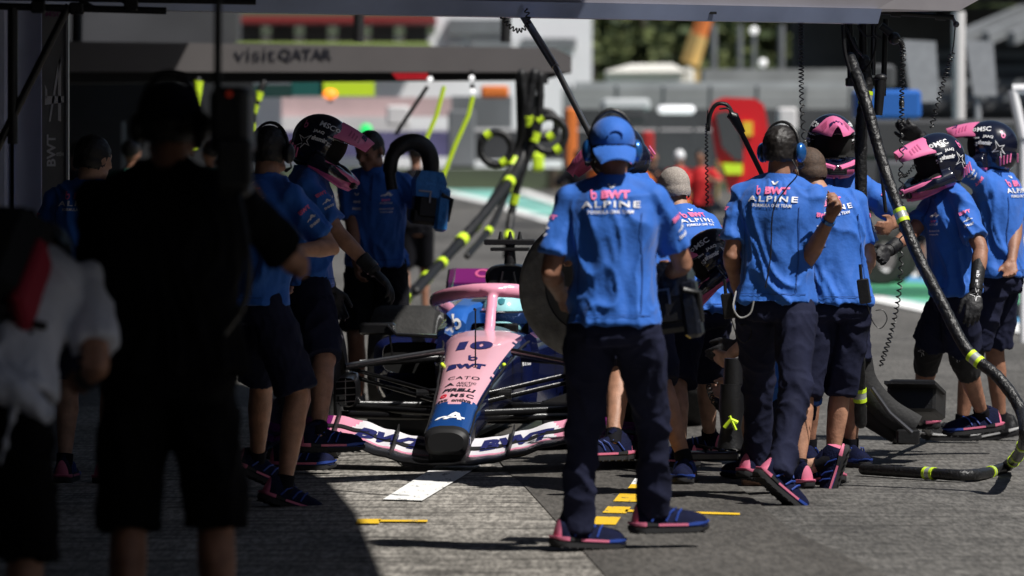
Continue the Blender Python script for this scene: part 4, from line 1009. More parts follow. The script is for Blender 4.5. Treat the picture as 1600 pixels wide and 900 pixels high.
hose('air_hose', [W(1350, 95, 25.5), W(1354, 140, 25.5), W(1346, 200, 25.5), W(1345, 330, 25.5), W(1343, 450, 25.5), W(1342, 560, 25.6), W(1345, 660, 25.7)], .031, 'thick sleeved black hose hanging straight down behind the crew on the right', 'hose', 'sleeved air hoses', (.10, .43, .66, .92))
hose('air_hose', [W(1328, 90, 25.3), W(1350, 150, 25.1), W(1375, 240, 25.0), W(1398, 310, 24.9), W(1432, 395, 24.8), W(1470, 470, 24.7), W(1512, 548, 24.6), W(1560, 590, 24.5), W(1594, 640, 24.4), W(1600, 690, 24.3), G(1575, 738)+UP*.035, G(1520, 753)+UP*.035, G(1440, 750)+UP*.035, G(1350, 744)+UP*.035], .029, 'thick sleeved black hose sweeping down across the right mechanics and along the ground', 'hose', 'sleeved air hoses', (.16, .30, .45, .60, .675, .80, .92), n=160)
hose('signal_lead', [W(1317, 40, 25.2), W(1322, 90, 25.2), W(1345, 160, 25.2), W(1372, 240, 25.1), W(1384, 330, 25.1)], .009, 'thin black lead lying along the curved hose below the right rig', 'cable', None, (), BLK)
coil([W(1253, -5, 25.2), W(1252, 40, 25.2), W(1252, 90, 25.2), W(1253, 160, 25.2), W(1262, 300, 25.0), W(1266, 380, 24.9), W(1270, 470, 24.8)], .011, .0034, 62, 'long thin coiled cable hanging in front of the forward-facing helmet')
coil([W(1493, 38, 25.6), W(1488, 80, 25.6), W(1474, 130, 25.6), W(1455, 200, 25.6)], .012, .0036, 24, 'coiled cable slanting from the end of the side arm to a helmet', (.35, 0))
coil([W(1404, 62, 25.4), W(1411, 80, 25.4), W(1409, 150, 25.4), W(1409, 180, 25.4), W(1408, 300, 25.4), W(1407, 430, 25.4), W(1395, 510, 25.5), W(1376, 572, 25.5)], .011, .0038, 60, 'longest coiled cable dropping past the gloved hand to knee height', (.04, 0))
coil([W(1106, 172, 25.6), W(1104, 220, 25.6), W(1105, 320, 25.6)], .007, .0034, 26, 'short coiled cable hanging beside the leaning black pole', (.25, 0))
coil([W(1404, 272, 25.3), W(1415, 274, 25.2), W(1430, 258, 25.2)], .008, .003, 9, 'small curl of cable beside the chin of the right-hand helmet')
lp = root('pole', W(1150, 210, 25.6), 'black pole with a curved cable at its top leaning behind the headset man', 'pole')
g = MB(); g.tube([W(1210, 312, 25.6), W(1148, 186, 25.6)], .013, 10); part('shaft', g, BLK, lp); g = MB(); g.tube([W(1160, 208, 25.6), W(1146, 182, 25.6), W(1138, 178, 25.6)], [.018, .028, .020], 10); part('handle', g, BLK, lp)
g = MB(); g.tube(spline([W(1146, 180, 25.6), W(1136, 164, 25.6), W(1120, 163, 25.6), W(1110, 178, 25.6), W(1106, 205, 25.6)], 24), .010, 8); g.tube(spline([W(1143, 182, 25.55), W(1138, 170, 25.55), W(1124, 170, 25.55)], 12), .005, 8); part('cable', g, BLK, lp)

# jack / gun stand on the ground at the right
jk = root('quick_jack', G(1400, 690), 'black low trolley jack with a curved frame standing behind the hose', 'jack')
g = MB(); g.tube(spline([W(1340, 560, 26.6), W(1352, 600, 26.6), W(1385, 640, 26.6), W(1430, 668, 26.6)], 20), .045, 10, flat=1.6); g.tube([W(1345, 560, 26.7), W(1350, 640, 26.7), W(1400, 682, 26.7)], [.06, .09, .04], 10); part('frame', g, MATT, jk)
g = MB(); g.box(W(1432, 625, 26.9), (.13, .16, .085), rot(15, -12), 0, .015); part('tray', g, BLK, jk); g = MB(); g.box(W(1430, 606, 26.8), (.135, .165, .008), rot(15, -12)); part('tray_lid', g, BLK, jk)
g = MB(); g.tube([W(1362, 606, 26.5), W(1390, 645, 26.5), W(1425, 676, 26.5)], .012, 8); part('rail', g, GUN, jk)
g = MB(); g.tube([G(1455, 690)+UP*.04, W(1420, 640, 26.8)], .02, 8); g.box(W(1418, 682, 26.6), (.06, .05, .04), bev=.01); part('foot', g, BLK, jk)
g = MB(); g.tube([G(1400, 694)+Vector((-.02, 0, .045)), G(1400, 694)+Vector((.02, 0, .045))], .045, 16); part('caster', g, TYRE, jk)
g = MB(); g.tube([W(1338, 632, 26.5), W(1350, 626, 26.5)], .035, 12); part('reflective_band', g, YEL, jk)
build_car()

def X(px, D): return (px-800)*D/F
CG = 'crew members in blue team shirts'
# near man, back to the camera
A = person('man in backwards blue cap and navy trousers striding right, nearest of the blue crew', X(958, 20.5), 20.5, 12, 1.80, CG, lean=5, side=-1, twist=-8, head=(-10, -4),
    hl=W(876, 462, 20.72), el=Vector((-.3, -1, 0)), hr=W(1046, 428, 20.85), er=Vector((.45, -1, -.3)), fl=(G(898, 862), 62, 4), fr=(G(1026, 858), 72, 0), kl=(-.1, 1, 0), kr=(.55, 1, 0),
    lower='trousers', wear='capset', seed=1, curl=(.7, .8), skin=SKIN2, vox=.007)
# headset man
B = person('dark-haired man in blue headset and navy trousers, one hand raised to his mouth', X(1212, 23.9), 23.9, 18, 1.80, CG, lean=4, side=2, twist=-4, head=(14, -2),
    hl=W(1150, 445, 24.1), el=Vector((-.25, -1, 0)), hr=W(1298, 338, 23.72), er=Vector((-.05, -.2, -1)), palm=(None, Vector((-.7, -.6, .1))), fl=(G(1192, 778)+Vector((-.03, .25, 0)), 40, 10), fr=(Vector((X(1200, 23.6), 23.5, .045)), 62, 38), kl=(-.1, 1, 0), kr=(.7, .5, 0),
    lower='trousers', wear='set', seed=2, curl=(.4, .85), skin=SKIN2, vox=.007)
# man behind him
Cc = person('close-cropped man in navy shorts just behind the headset man, his back lettering half hidden', X(1306, 24.9), 24.9, -8, 1.72, CG, lean=9, side=-16, twist=-6, head=(-25, -16), headfwd=.02,
    hl=W(1262, 420, 25.2), hr=W(1345, 440, 25.2), fl=(G(1248, 762), -28, 0), fr=(G(1300, 758), -20, 8), wear='buzz', seed=3, hairm=HAIRB, skin=SKIN, shortlen=1.12)
# helmet facing the camera
D_ = person('helmeted mechanic facing the camera under a pink peak, behind the two men', X(1296, 26.6), 26.6, 172, 1.84, CG, lean=3, head=(4, -6), back=False, front=True,
    hl=W(1392, 352, 26.5), el=Vector((.9, .1, -.9)), hr=W(1262, 420, 26.3), wear='helmet', seed=4, skin=SKIN2)
# right walking pair
E = person('helmeted mechanic at the right stepping left in knee pads, tucked under the curved hose', X(1492, 27.3), 27.3, -98, 1.80, CG, lean=6, drop=.05, head=(-6, -15), twist=-12, back=False, front=True,
    hr=W(1352, 428, 26.9), er=Vector((.2, .2, -1)), hl=W(1524, 458, 26.9), el=Vector((1, -.1, -.2)), fl=(G(1545, 708), -96, 6), fr=(G(1418, 706)+Vector((.05, .1, 0)), -62, 0), wear='helmet', seed=5, glove=(2, 1), shortlen=.85, skin=SKIN2, curl=(.35, .5))
kneepad(E, 0); kneepad(E, 1)
Fm = person('helmeted mechanic farthest right reaching up to the hoses with a gloved hand, in black shoes', X(1562, 28.8), 28.8, -72, 1.82, CG, lean=3, head=(-14, -2), twist=14,
    hl=W(1404, 188, 28.3), el=Vector((0, .2, 1)), hr=W(1582, 470, 28.4), fl=(G(1502, 692), -80, 0), fr=(G(1568, 688), -70, 12), wear='helmet', seed=6, glove=(1, 0), shoes='black', skin=SKIN2, curl=(.75, .4))
kneepad(Fm, 0)
# tyre carrier hidden behind the near man
H_ = person('helmeted mechanic in shorts holding the loose tyre, mostly hidden behind the man in the cap', X(1010, 24.6), 24.6, -96, 1.80, CG, lean=8, head=(24, -38), twist=8, back=False,
    hr=W(915, 400, 24.9), hl=W(915, 480, 24.4), el=Vector((0, -.5, -1)), fl=(G(1076, 776), -172, 0), fr=(G(946, 778), -120, 0), wear='helmet', seed=7, glove=(0, 0), shortlen=1.05, skin=SKIN)
# grey-haired man bending
I_ = person('grey-haired man leaning forward between the capped man and the headset man', X(1095, 26.4), 26.4, -38, 1.74, CG, lean=24, drop=.10, head=(10, -14),
    hl=W(1050, 470, 26.0), hr=W(1120, 460, 25.9), fl=(G(1062, 742), -60, 0), fr=(G(1108, 722), -40, 0), wear='buzz', hairm=HAIRG, seed=8, skin=SKIN3, shortlen=1.0)
# crouching wheel gunner
Gm = person('stooping helmeted gunner with head bowed low at the front wheel', X(1228, 25.9), 25.9, -85, 1.74, CG, lean=56, drop=.30, poff=(0, -.10), head=(-6, -34), back=True,
    hl=W(1150, 540, 25.6), hr=W(1150, 545, 26.1), fl=(G(1215, 735), -80, 0), fr=(G(1240, 728), -80, 0), wear='helmet', seed=9, glove=(1, 1), vox=.009, skin=SKIN)
# kneeling gun man behind the pair
J = person('mechanic kneeling on one knee behind the trousered headset man, only arm, calf and shoes showing', X(1235, 25.1), 25.1, -88, 1.74, CG, lean=12, drop=.50, head=(0, -20), back=True,
    hl=W(1108, 585, 25.5), el=Vector((.3, 0, -1)), hr=W(1150, 600, 25.3), fl=(Vector((X(1318, 24.9), 24.8, .10)), -82, 72), fr=(G(1195, 748), -85, 0), kl=(.0, 1, -1.5), kr=(0, 1, 1), wear='buzz', hairm=HAIRB, seed=10, vox=.009, skin=SKIN3)
# left group
K_ = person('helmeted mechanic on the left in profile facing right, reaching down with a black glove', X(481, 26.0), 26.0, 78, 1.85, CG, lean=0, head=(10, -24), twist=10, back=False, front=True,
    hr=W(592, 432, 25.7), er=Vector((-.5, -.3, -1)), hl=W(520, 470, 26.3), fr=(G(500, 752), 72, 0), fl=(G(452, 742), 80, 0), wear='helmet', seed=11, glove=(1, 1), skin=SKIN, palm=(None, (0, -.2, -1)), curl=(.5, .4), shortlen=1.0)
L_ = person('bare-headed man facing the camera looking down, shaded beside the helmeted mechanic', X(588, 31.6), 31.6, 190, 1.84, CG, lean=5, head=(22, -20), back=False, front=True, build=1.02,
    hl=W(676, 335, 31.15), el=Vector((.6, .2, -1)), hr=W(560, 440, 31.3), wear='hair', seed=12, skin=SKIN2, curl=(.9, .5), lower='shorts', lowm=BLACKCL)
M_ = person('crewman in headphones stepping forward on the left, between the cameraman and the helmeted mechanic', X(404, 23.6), 23.6, 60, 1.82, CG, lean=6, head=(-20, -6), twist=-20, back=True, drop=.02,
    hr=W(458, 392, 23.3), er=Vector((.4, -.5, -1)), hl=W(410, 440, 23.8), fr=(G(436, 792), 62, 18), fl=(G(392, 776), 66, 24), wear='blackset', seed=13, skin=SKIN)
P_ = person('man with short dark hair in a blue shirt, back turned, beside the grey banner', X(134, 25.2), 25.2, 12, 1.76, CG, lean=4, head=(30, -8), wear='hair', seed=14, skin=SKIN3, vox=.009)
# foreground silhouettes
N_ = person('large dark silhouette of a cameraman in black cap and shorts, back to us', X(262, 15.2), 15.2, 2, 1.86, 'people with cameras', lean=3, head=(4, 0), wear='blackcapset', shirtm=DARKBLACK, lowm=DARKBLACK, back=False, capback=False, sleeve_print=0, build=1.22,
    hr=W(392, 300, 15.4), er=Vector((.7, .2, -1)), hl=W(250, 420, 15.6), el=Vector((-.3, .2, -1)), shoes='black', seed=15, top='tee_shirt', shortlen=1.10, skin=SKIN2, fl=((-.13, .0, 0), -4), fr=((.15, .05, 0), 10))
O_ = person('dark figure at the left edge with white and red shirt and a black backpack', X(-16, 14.8), 14.8, 14, 1.74, 'people with cameras', lean=64, drop=.0, head=(-10, -70), headfwd=.0, wear='hair', shirtm=WHITECL, lowm=DARKBLACK, back=False, sleeve_print=0, build=1.12,
    hr=W(138, 590, 15.15), er=Vector((.2, -.9, -.2)), shoes='black', seed=16, top='tee_shirt', shortlen=1.18, skin=SKIN, fl=((-.12, 0, 0), -4), fr=((.06, .1, 0), 6))
rt = O_['root']
bp = root('backpack', O_['sp'](.6)+Vector((0, -.1, 0)), 'black backpack with red side panel worn by the white-shirted figure at the left edge', 'backpack')
g = MB(); BM = rot(14, -50); c = O_['sp'](.62)+BM@Vector((-.05, -.18, -.03)); g.box(c, (.17, .09, .21), BM, 0, .06); part('bag', g, [MATT], bp)
g = MB(); g.box(c+BM@Vector((.16, .03, -.06)), (.025, .07, .14), BM, 0, .015); part('side_panel', g, REDCL, bp)
g = MB(); g.tube(spline([c+BM@Vector(q) for q in ((.10, .1, .22), (.16, .24, .22), (.2, .3, .05), (.17, .10, -.2))], 20), .022, 8, flat=.4); g.tube([c+BM@Vector((.02, .02, -.2)), c+BM@Vector((.22, .1, -.16))], .012, 8); part('strap', g, MATT, bp)
g = MB(); c2 = O_['sp'](-.02)
for s in range(3): g.tube(spline([c2+Vector((-.20+.1*s, -.16, .09)), c2+Vector((-.03+.06*s, -.19, .03)), c2+Vector((.15+.02*s, -.15, -.03-.015*s))], 12), [.05]*13, 10, flat=.5)
g.tube([c2+Vector((.10, -.2, 0)), c2+Vector((.05, -.2, -.20))], .010, 6)
me = remeshed(g, .01, 4, rt.location); me.materials.append(WHITECL); displace(me, lambda p, n: .012*(fold(p, 18, 2)-.5)); link('waist_jacket', me, rt)
g = MB(); S, Ee, Wr = O_['arms'][1]; d = (Wr-Ee).normalized(); g.tube([Wr-d*.05, Wr-d*.0], .040, 14); part('watch', g, BLK, rt)
# shoulder camera
cm = root('video_camera', W(362, 330, 14.9), 'dark broadcast camera on the silhouetted cameraman shoulder with tall thin mast', 'camera')
g = MB(); g.box(W(364, 190, 15.0), (.056, .22, .10), m=0, bev=.02); g.box(W(366, 265, 14.95), (.050, .10, .080), bev=.015); part('camera_body', g, BLK, cm)
g = MB(); g.tube([W(358, 170, 15.2), W(358, 170, 15.8)], [.05, .06], 16); part('lens', g, BLK, cm)
g = MB(); g.box(W(366, 255, 14.80), (.05, .05, .07), bev=.01); part('battery', g, MATT, cm)
g = MB(); g.tube([W(340, 160, 15), W(341, -60, 15)], .0115, 10); part('mast', g, BLK, cm)
g = MB(); g.ell(W(358, 147, 14.77), (.009, .006, .009)); part('tally_light', g, mat('tally', (.5, .02, .01), .4, emit=(1, .08, .02, .04)), cm)
g = MB(); g.tube(spline([W(372, 300, 14.85), W(388, 400, 14.8), W(382, 470, 14.85), W(350, 520, 14.9)], 20), .010, 8); part('cable', g, BLK, cm)

# loose tyre being carried
ty = root('tyre', W(912, 565, 25.0), 'worn slick tyre held upright beside the cockpit by the hidden mechanic', 'tyre')
c = W(928, 450, 25.0); a = rot(-58, 0)@Vector((0, 1, 0)); a = Vector((-.12, -.98, .05)).normalized(); f_ = a.cross(UP).normalized(); g = MB(); rs = []
prof = [(-.5, .62), (-.52, .78), (-.50, .92), (-.44, .975), (-.3, .995), (0, 1), (.3, .995), (.44, .975), (.50, .92), (.52, .78), (.5, .62)]; u_ = f_.cross(a)
for i in range(64):
    t = 2*pi*i/64; d = f_*cos(t)+u_*sin(t); rs.append([c+a*(p*.29)+d*(q*.36) for p, q in prof])
g.rings(rs, closed=True); part('tread', g, mat('worn_rubber', (.13, .125, .12), .8, bump=.8, bscale=28, var=.35, vscale=14), ty)
g = MB(); rs = []
for i in range(40):
    t = 2*pi*i/40; d = f_*cos(t)+u_*sin(t); rs.append([c+a*(p*.29)+d*(q*.36) for p, q in ((.46, .64), (.47, .61), (.43, .58), (.45, .30), (.46, .02))])
g.rings(rs, closed=True, cap=False); part('wheel_cover', g, mat('wheel_cover_grey', (.05, .05, .052), .5, var=.2), ty)

# cooling blowers
def blower(c, M, label, big=True):
    r_ = root('cooling_blower', c, label, 'blower', 'hand-held cooling blowers'); T = lambda p: c+M@Vector(p)
    g = MB(); g.box(T((0, 0, -.03)), (.075, .10, .10), M, 0, .03); g.box(T((.0, .0, -.105)), (.09, .09, .045), M, 0, .02); part('motor_case', g, BLK, r_)
    g = MB(); g.rings([[T((x*w_, y*.11, z)) for x, y in ((-1, -1), (1, -1), (1, 1), (-1, 1))] for z, w_ in ((.0, .075), (.08, .085), (.14, .06))]); g.box(T((.075, -.06, -.06)), (.035, .055, .12), M, 0, .015); part('nozzle_wrap', g, mat('foil_blue' if big else 'wrap_black', (.03, .20, .55) if big else (.01, .012, .02), .3, metal=.3, coat=.5, bump=1, bscale=25), r_)
    if big:
        g = MB(); g.tube(spline([T((-.0, 0, .10)), T((-.0, 0, .18)), T((-.03, 0, .255)), T((-.10, 0, .29)), T((-.175, 0, .26)), T((-.215, 0, .19)), T((-.215, 0, .10)), T((-.195, 0, .02))], 40), [.050]*6+[.052]*20+[.044]*8+[.034]*7, 16); part('curved_duct', g, mat('duct_rubber', (.012, .012, .013), .45, bump=.3, bscale=40), r_)
    g = MB(); g.tube([T((.06, -.12, .02)), T((.12, -.1, .0)), T((.11, -.08, -.12))], .014, 8); part('handle', g, BLK, r_)
    g = MB(); g.box(T((-.03, -.118, .03)), (.035, .004, .004), M); g.box(T((.0, -.116, .00)), (.004, .004, .03), M); part('latch', g, STEEL, r_)
    return r_
blower(W(668, 308, 31.0), rot(-8, 0, 6)*1.12, 'black and blue cooling blower with large curved black duct, held above the front wheel')
blower(W(1052, 462, 20.9), rot(10, 0, -8), 'black cooling blower held in front of the man in the backwards cap', False)
# wheel gun
wg = root('wheel_gun', W(1142, 690, 25.0), 'black wheel gun with glowing blue ring standing among the mechanics legs', 'wheel gun')
g = MB(); g.tube([W(1143, 600, 25), W(1143, 640, 25), W(1142, 668, 25), W(1142, 700, 25)], [.055, .062, .050, .07], 16); g.tube([W(1146, 560, 25), W(1146, 600, 25)], [.045, .05], 14); part('motor', g, BLK, wg)
g = MB(); g.tube([W(1136, 638, 24.97), W(1152, 638, 24.97)], .008, 8); part('light_ring', g, mat('blue_led', (.02, .1, 1), .4, emit=(.05, .15, 1, 2.5)), wg)
g = MB(); g.tube([W(1132, 668, 24.93), W(1142, 655, 24.92), W(1152, 660, 24.93)], .010, 8); g.tube([W(1140, 650, 24.92), W(1150, 672, 24.92)], .008, 6); part('fluorescent_tape', g, YEL, wg)
coil([W(1106, 600, 25.2), W(1114, 625, 25.1), W(1130, 645, 25.0)], .012, .004, 9, 'short coiled air line reaching the wheel gun')
g = MB()
for i in range(10): p = W(1090+i*7, 706+random.uniform(-5, 6), 25.4); g.tube([p, p+Vector((random.uniform(-.06, .06), random.uniform(-.1, .1), random.uniform(0, .03))), p+Vector((.06, .05, 0))], .007, 6)
g.box(W(1112, 712, 25.4), (.13, .1, .02), bev=.008); solo('jack_plate', g, GUN, 'low dark metal jack plate with fittings on the ground beneath the crouching gunner', 'jack')
# belt radios and earpiece leads
def radio(pr, px, py, D, label):
    r_ = root('radio', W(px, py, D), label, 'radio', 'belt radios'); g = MB(); g.box(W(px, py, D), (.028, .018, .06), rot(10, 0, -8), 0, .006); part('case', g, BLK, r_)
    g = MB(); g.tube([W(px-4, py-18, D), W(px-6, py-42, D)], .008, 8); part('antenna', g, BLK, r_)
    g = MB(); g.tube(spline([W(px+4, py+18, D), W(px+14, py+48, D), W(px+26, py+58, D), W(px+36, py+44, D), W(px+30, py+30, D), W(px+18, py+30, D)], 24), .0028, 6); part('lead', g, BLK, r_)
radio(Cc, 1350, 455, 24.6, 'black belt radio with loose lead on the hip of the man in shorts')
radio(B, 1138, 478, 23.9, 'small black belt radio at the left hip of the headset man')
g = MB(); P3 = [W(1238, 250, 23.6), W(1246, 272, 23.55), W(1228, 295, 23.62), W(1208, 330, 23.62), W(1204, 400, 23.62), W(1196, 450, 23.6)]; g.tube(spline(P3, 30), .0035, 6)
part('headset_lead', g, BLK, B['root'])
g = MB(); g.tube(spline([W(1150, 455, 23.55), W(1146, 480, 23.5), W(1156, 496, 23.5), W(1172, 490, 23.5), W(1178, 470, 23.5)], 20), .004, 6); part('cable_loop', g, mat('grey_wire', (.3, .3, .3), .5), B['root'])
g = MB(); S, Ee, Wr = B['arms'][1]; d = (Wr-Ee).normalized(); g.tube([Wr-d*.035, Wr-d*.018], .034, 16); part('wristband', g, CUP, B['root'])

# ---------------------------------------------------------------- background
r_ = root('far_boom', W(500, 256, 48)*1, 'neighbouring team grey overhead boom lettered visit QATAR spanning the middle distance', 'boom'); r_.location.z = 0
BG2 = mat('far_boom_grey', (.13, .12, .12), .55, var=.1, vscale=1.5)
g = MB(); g.rings([[W(a, b, 48)+Vector((0, dy, 0)) for a, b in ((60, 64), (865, 75), (893, 88), (893, 113), (60, 112))] for dy in (0, .8)]); bo = part('fascia', g, BG2, r_, False)
g = MB(); g.rings([[W(a, b, 48)+Vector((0, dy, 0)) for a, b in ((60, 112.5), (885, 113.5), (850, 124), (60, 130))] for dy in (.1, .7)]); part('underside', g, MATT, r_, False)
L = MB(); flat(text2d('visit', 0), 398, 85, 47.99, 66, 20, 0, L); flat(text2d('QATAR', .03), 477, 86, 47.99, 84, 20, 0, L); part('boom_lettering', L, BLKP, bo, False)
for px in (120, 560, 790): g = MB(); g.tube([W(px, 66, 48.3), W(px+4, -160, 48.3)], .05, 8); part('hanger', g, MATT, r_)
# hose cluster under far boom
hb = 0
FH = mat('far_hose', (.008, .008, .009), .5)
ropes = [([W(835, 115, 46), W(825, 170, 46), W(815, 250, 46), W(760, 330, 45), W(680, 420, 44), W(620, 480, 43)], .045, (.1, .3, .6, .8, .95)),
         ([W(815, 115, 46), W(820, 180, 46), W(800, 260, 46), W(745, 350, 45), W(700, 400, 44), W(650, 455, 43)], .04, (.2, .5, .8)),
         ([W(845, 118, 46), W(840, 200, 46), W(812, 280, 46), W(798, 340, 46), W(792, 400, 45.6)], .035, (.3, .62, .85)),
         ([W(828, 118, 46.2), W(832, 220, 46.2), W(805, 270, 46.2), W(770, 350, 45), W(730, 400, 44)], .03, (.4, .75))]
for i, (p, r, b) in enumerate(ropes):
    hose('air_hose', p, r, ['thick blurred black hose slanting farthest left from the far boom', 'second blurred black hose slanting left from the far boom', 'blurred black hose dropping straight down behind the car camera', 'thin blurred black hose hanging from the middle of the far bundle'][i], 'hose', 'hoses under the far boom', b, FH, two=False, bandr=1.25, blen=.045)
for (px, py, rx, lab, D) in ((858, 210, 26, 'large coiled black hose loop at the right of the far bundle', 46), (775, 232, 24, 'coiled black hose loop with yellow bands at the left of the far bundle', 46), (850, 195, 20, 'smaller inner hose loop at the right of the far bundle', 46.3)):
    hose('hose_loop', [W(px+rx*cos(t), py+(rx*1.05)*sin(t), D) for t in [2*pi*i/16+.4 for i in range(17)]], .034, lab, 'hose', 'hoses under the far boom', (.1, .6), FH, two=False, bandr=1.25, blen=.03)
g = MB()
g.box(W(832, 122, 46.1), (.14, .12, .05)); g.box(W(830, 190, 46.2), (.05, .05, .25), bev=.02); g.tube([W(810, 118, 46.2), W(814, 260, 46.2)], .03, 8); solo('hose_hanger', g, MATT, 'black hanger block carrying the far hose bundle', 'hanger')
for q, lab in (([(739, 150), (732, 180), (712, 225), (690, 282)], 'bright yellow strap hanging to the right below the far boom'), ([(694, 135), (682, 180), (660, 232)], 'bright yellow strap hanging to the left below the far boom')):
    g = MB(); g.tube([W(a, b, 44) for a, b in q], .022, 6); solo('yellow_strap', g, YEL, lab, 'strap', 'yellow straps under the far boom')
g = MB(); g.tube([W(668, 135, 44), W(618, 210, 44)], .02, 6); solo('rod', g, MATT, 'dark slanted rod below the far boom left of the straps', 'rod')
for (px, py, lab) in ((737, 122, 'upper round white lamp under the far boom'), (738, 143, 'lower round white lamp under the far boom'), (672, 124, 'round white lamp left of the straps under the far boom')):
    g = MB(); g.ell(W(px, py, 47), (.026, .024, .026)); g.tube([W(px, py-12, 47.05), W(px, py, 47.05)], .02, 8, 1); solo('lamp', g, [mat('lamp_glass', (.8, .8, .8), .1, emit=(1, 1, 1, .7)), BLK], lab, 'lamp', 'lamps under the far boom')
g = MB(); g.rings([[W(a, b, 47)+Vector((0, dy, 0)) for a, b in ((612, 114), (668, 114), (668, 124), (620, 124))] for dy in (0, .3)]); solo('red_fitting', g, mat('red_paint', (.5, .01, .02), .4), 'small red and white fitting fixed under the far boom', 'fitting', smooth=False)

def person_far(label, px, D, yaw, H, top, low, skin=SKIN2, hatm=None, group='distant pit lane people', vest=None, pose=0, seed=0):
    x = X(px, D); b = Vector((x, D, 0)); rt = root('person', b, label, 'person', group); k = H/1.8; M = rot(yaw); T = lambda p: b+M@(Vector(p)*k)
    rnd = random.Random(seed); st = rnd.uniform(.05, .22)
    g = MB()
    g.rings([[T((hw*cos(a), hd*sin(a), z)) for a in [2*pi*j/16 for j in range(16)]] for z, hw, hd in ((.82, .12, .09), (.95, .16, .11), (1.1, .14, .1), (1.3, .17, .12), (1.42, .16, .1), (1.5, .06, .06))])
    g.tube([T((0, 0, 1.46)), T((0, .02, 1.58))], .055*k, 10); g.ell(T((0, .02, 1.68)), (.078*k, .098*k, .115*k), M)
    arms = []; legs = []
    for s in (-1, 1):
        S = T((s*.18, 0, 1.43)); Wd = T((s*(.22+rnd.uniform(0, .1)), .25+rnd.uniform(-.1, .2), 1.0+rnd.uniform(-.1, .35)*(1 if pose else .2))); E, Wd = ik(S, Wd, .29*k, .26*k, M@Vector((s*.6, -.8, -.4))); arms.append((S, E))
        g.tube([S, E, Wd], [.055*k, .042*k, .028*k], 10, round_ends=True); g.ell(Wd+(Wd-E).normalized()*.07*k, (.035*k, .035*k, .06*k))
        Hp = T((s*.09, 0, .92)); An = T((s*.11, s*st, .08)); Kn, An = ik(Hp, An, .435*k, .43*k, M@Vector((s*.1, 1, 0))); legs.append((Hp, Kn))
        g.tube([Hp, Kn, An], [.085*k, .057*k, .038*k], 12, round_ends=True)
        sh = MB(); sh.ell(An+M@Vector((0, .06, -.04)), (.05, .145, .045), M); part('shoe', sh, BLK, rt)
    me = remeshed(g, .018, 3, rt.location); me.materials.append(skin); link('body', me, rt)
    g = MB(); g.rings([[T((hw*cos(a), hd*sin(a), z)) for a in [2*pi*j/16 for j in range(16)]] for z, hw, hd in ((.90, .19, .14), (1.1, .17, .125), (1.3, .19, .14), (1.44, .16, .11), (1.52, .075, .07))])
    for S, E in arms: g.tube([S, S.lerp(E, .8)], [.075*k, .075*k], 12, round_ends=True)
    me = remeshed(g, .018, 3, rt.location); me.materials.append(top); displace(me, lambda p, n: .012*(fold(p, 9, seed)-.5)); link('shirt', me, rt)
    g = MB(); g.rings([[T((hw*cos(a), hd*sin(a), z)) for a in [2*pi*j/16 for j in range(16)]] for z, hw, hd in ((.84, .15, .12), (.97, .175, .125))])
    for Hp, Kn in legs: g.tube([Hp, Hp.lerp(Kn, 1.0)], [.105*k, .10*k], 12)
    me = remeshed(g, .018, 3, rt.location); me.materials.append(low); link('shorts', me, rt)
    h = MB(); h.ell(T((0, -.005, 1.715)), (.09*k, .108*k, .10*k), M); part('cap' if hatm else 'hair', h, hatm or HAIR, rt)
    if vest: v = MB(); v.rings([[T((hw*cos(a), hd*sin(a), z)) for a in [2*pi*j/16 for j in range(16)]] for z, hw, hd in ((1.12, .195, .148), (1.3, .205, .155), (1.42, .175, .13))]); part('vest', v, vest, rt)
    return rt
OR = mat('orange_cloth', (.75, .16, .02), .7); REDT = mat('red_team_cloth', (.55, .012, .015), .7); YELC = mat('yellow_cloth', (.75, .50, .03), .7); GREYC = mat('grey_cloth', (.12, .12, .13), .8); GRN = mat('green_cloth', (.01, .08, .06), .8)
person_far('blurred man in black shorts with a red collar walking away beyond the cooling blower', 650, 53, -10, 1.80, BLACKCL, BLACKCL, vest=None, seed=1)
for i, (px, D, yw, tp, lw, ht, lab) in enumerate([
    (1062, 88, 20, REDT, YELC, WHT, 'distant person with white cap, red top and yellow shorts, left of the red cabinet'),
    (1020, 92, 160, BLACKCL, BLACKCL, None, 'distant person in black left of the red-topped one'),
    (1095, 84, 200, REDT, BLACKCL, None, 'distant person in red top and black shorts against the red cabinet'),
    (1198, 88, -30, REDT, BLACKCL, BLACKCL, 'distant person in red at the right side of the red cabinet'),
    (938, 80, 40, OR, BLACKCL, OR, 'distant person in orange top and cap at the left of the capped man'),
    (905, 84, 10, BLACKCL, BLACKCL, None, 'distant person in black near the orange-topped one'),
    (985, 86, 170, OR, BLACKCL, None, 'distant person in orange partly behind the blue cap'),
    (1245, 90, 0, BLACKCL, BLACKCL, None, 'distant person in black seen past the dark-haired man'),
    (1425, 70, 10, GREYC, BLACKCL, None, 'distant person in grey between the two hoses on the right')]):
    person_far(lab, px, D, yw, 1.8, tp, lw, hatm=ht, seed=i+3, pose=1)
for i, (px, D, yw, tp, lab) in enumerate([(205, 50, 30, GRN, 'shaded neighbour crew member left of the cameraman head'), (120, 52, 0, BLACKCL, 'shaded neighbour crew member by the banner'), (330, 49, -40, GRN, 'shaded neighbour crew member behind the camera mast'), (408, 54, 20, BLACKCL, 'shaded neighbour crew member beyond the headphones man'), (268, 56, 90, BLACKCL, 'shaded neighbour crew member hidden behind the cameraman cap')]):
    person_far(lab, px, D, yw, 1.8, tp, BLACKCL, seed=i+20, group='neighbouring crew in the shade', vest=YEL if i in (2,) else None, pose=1)
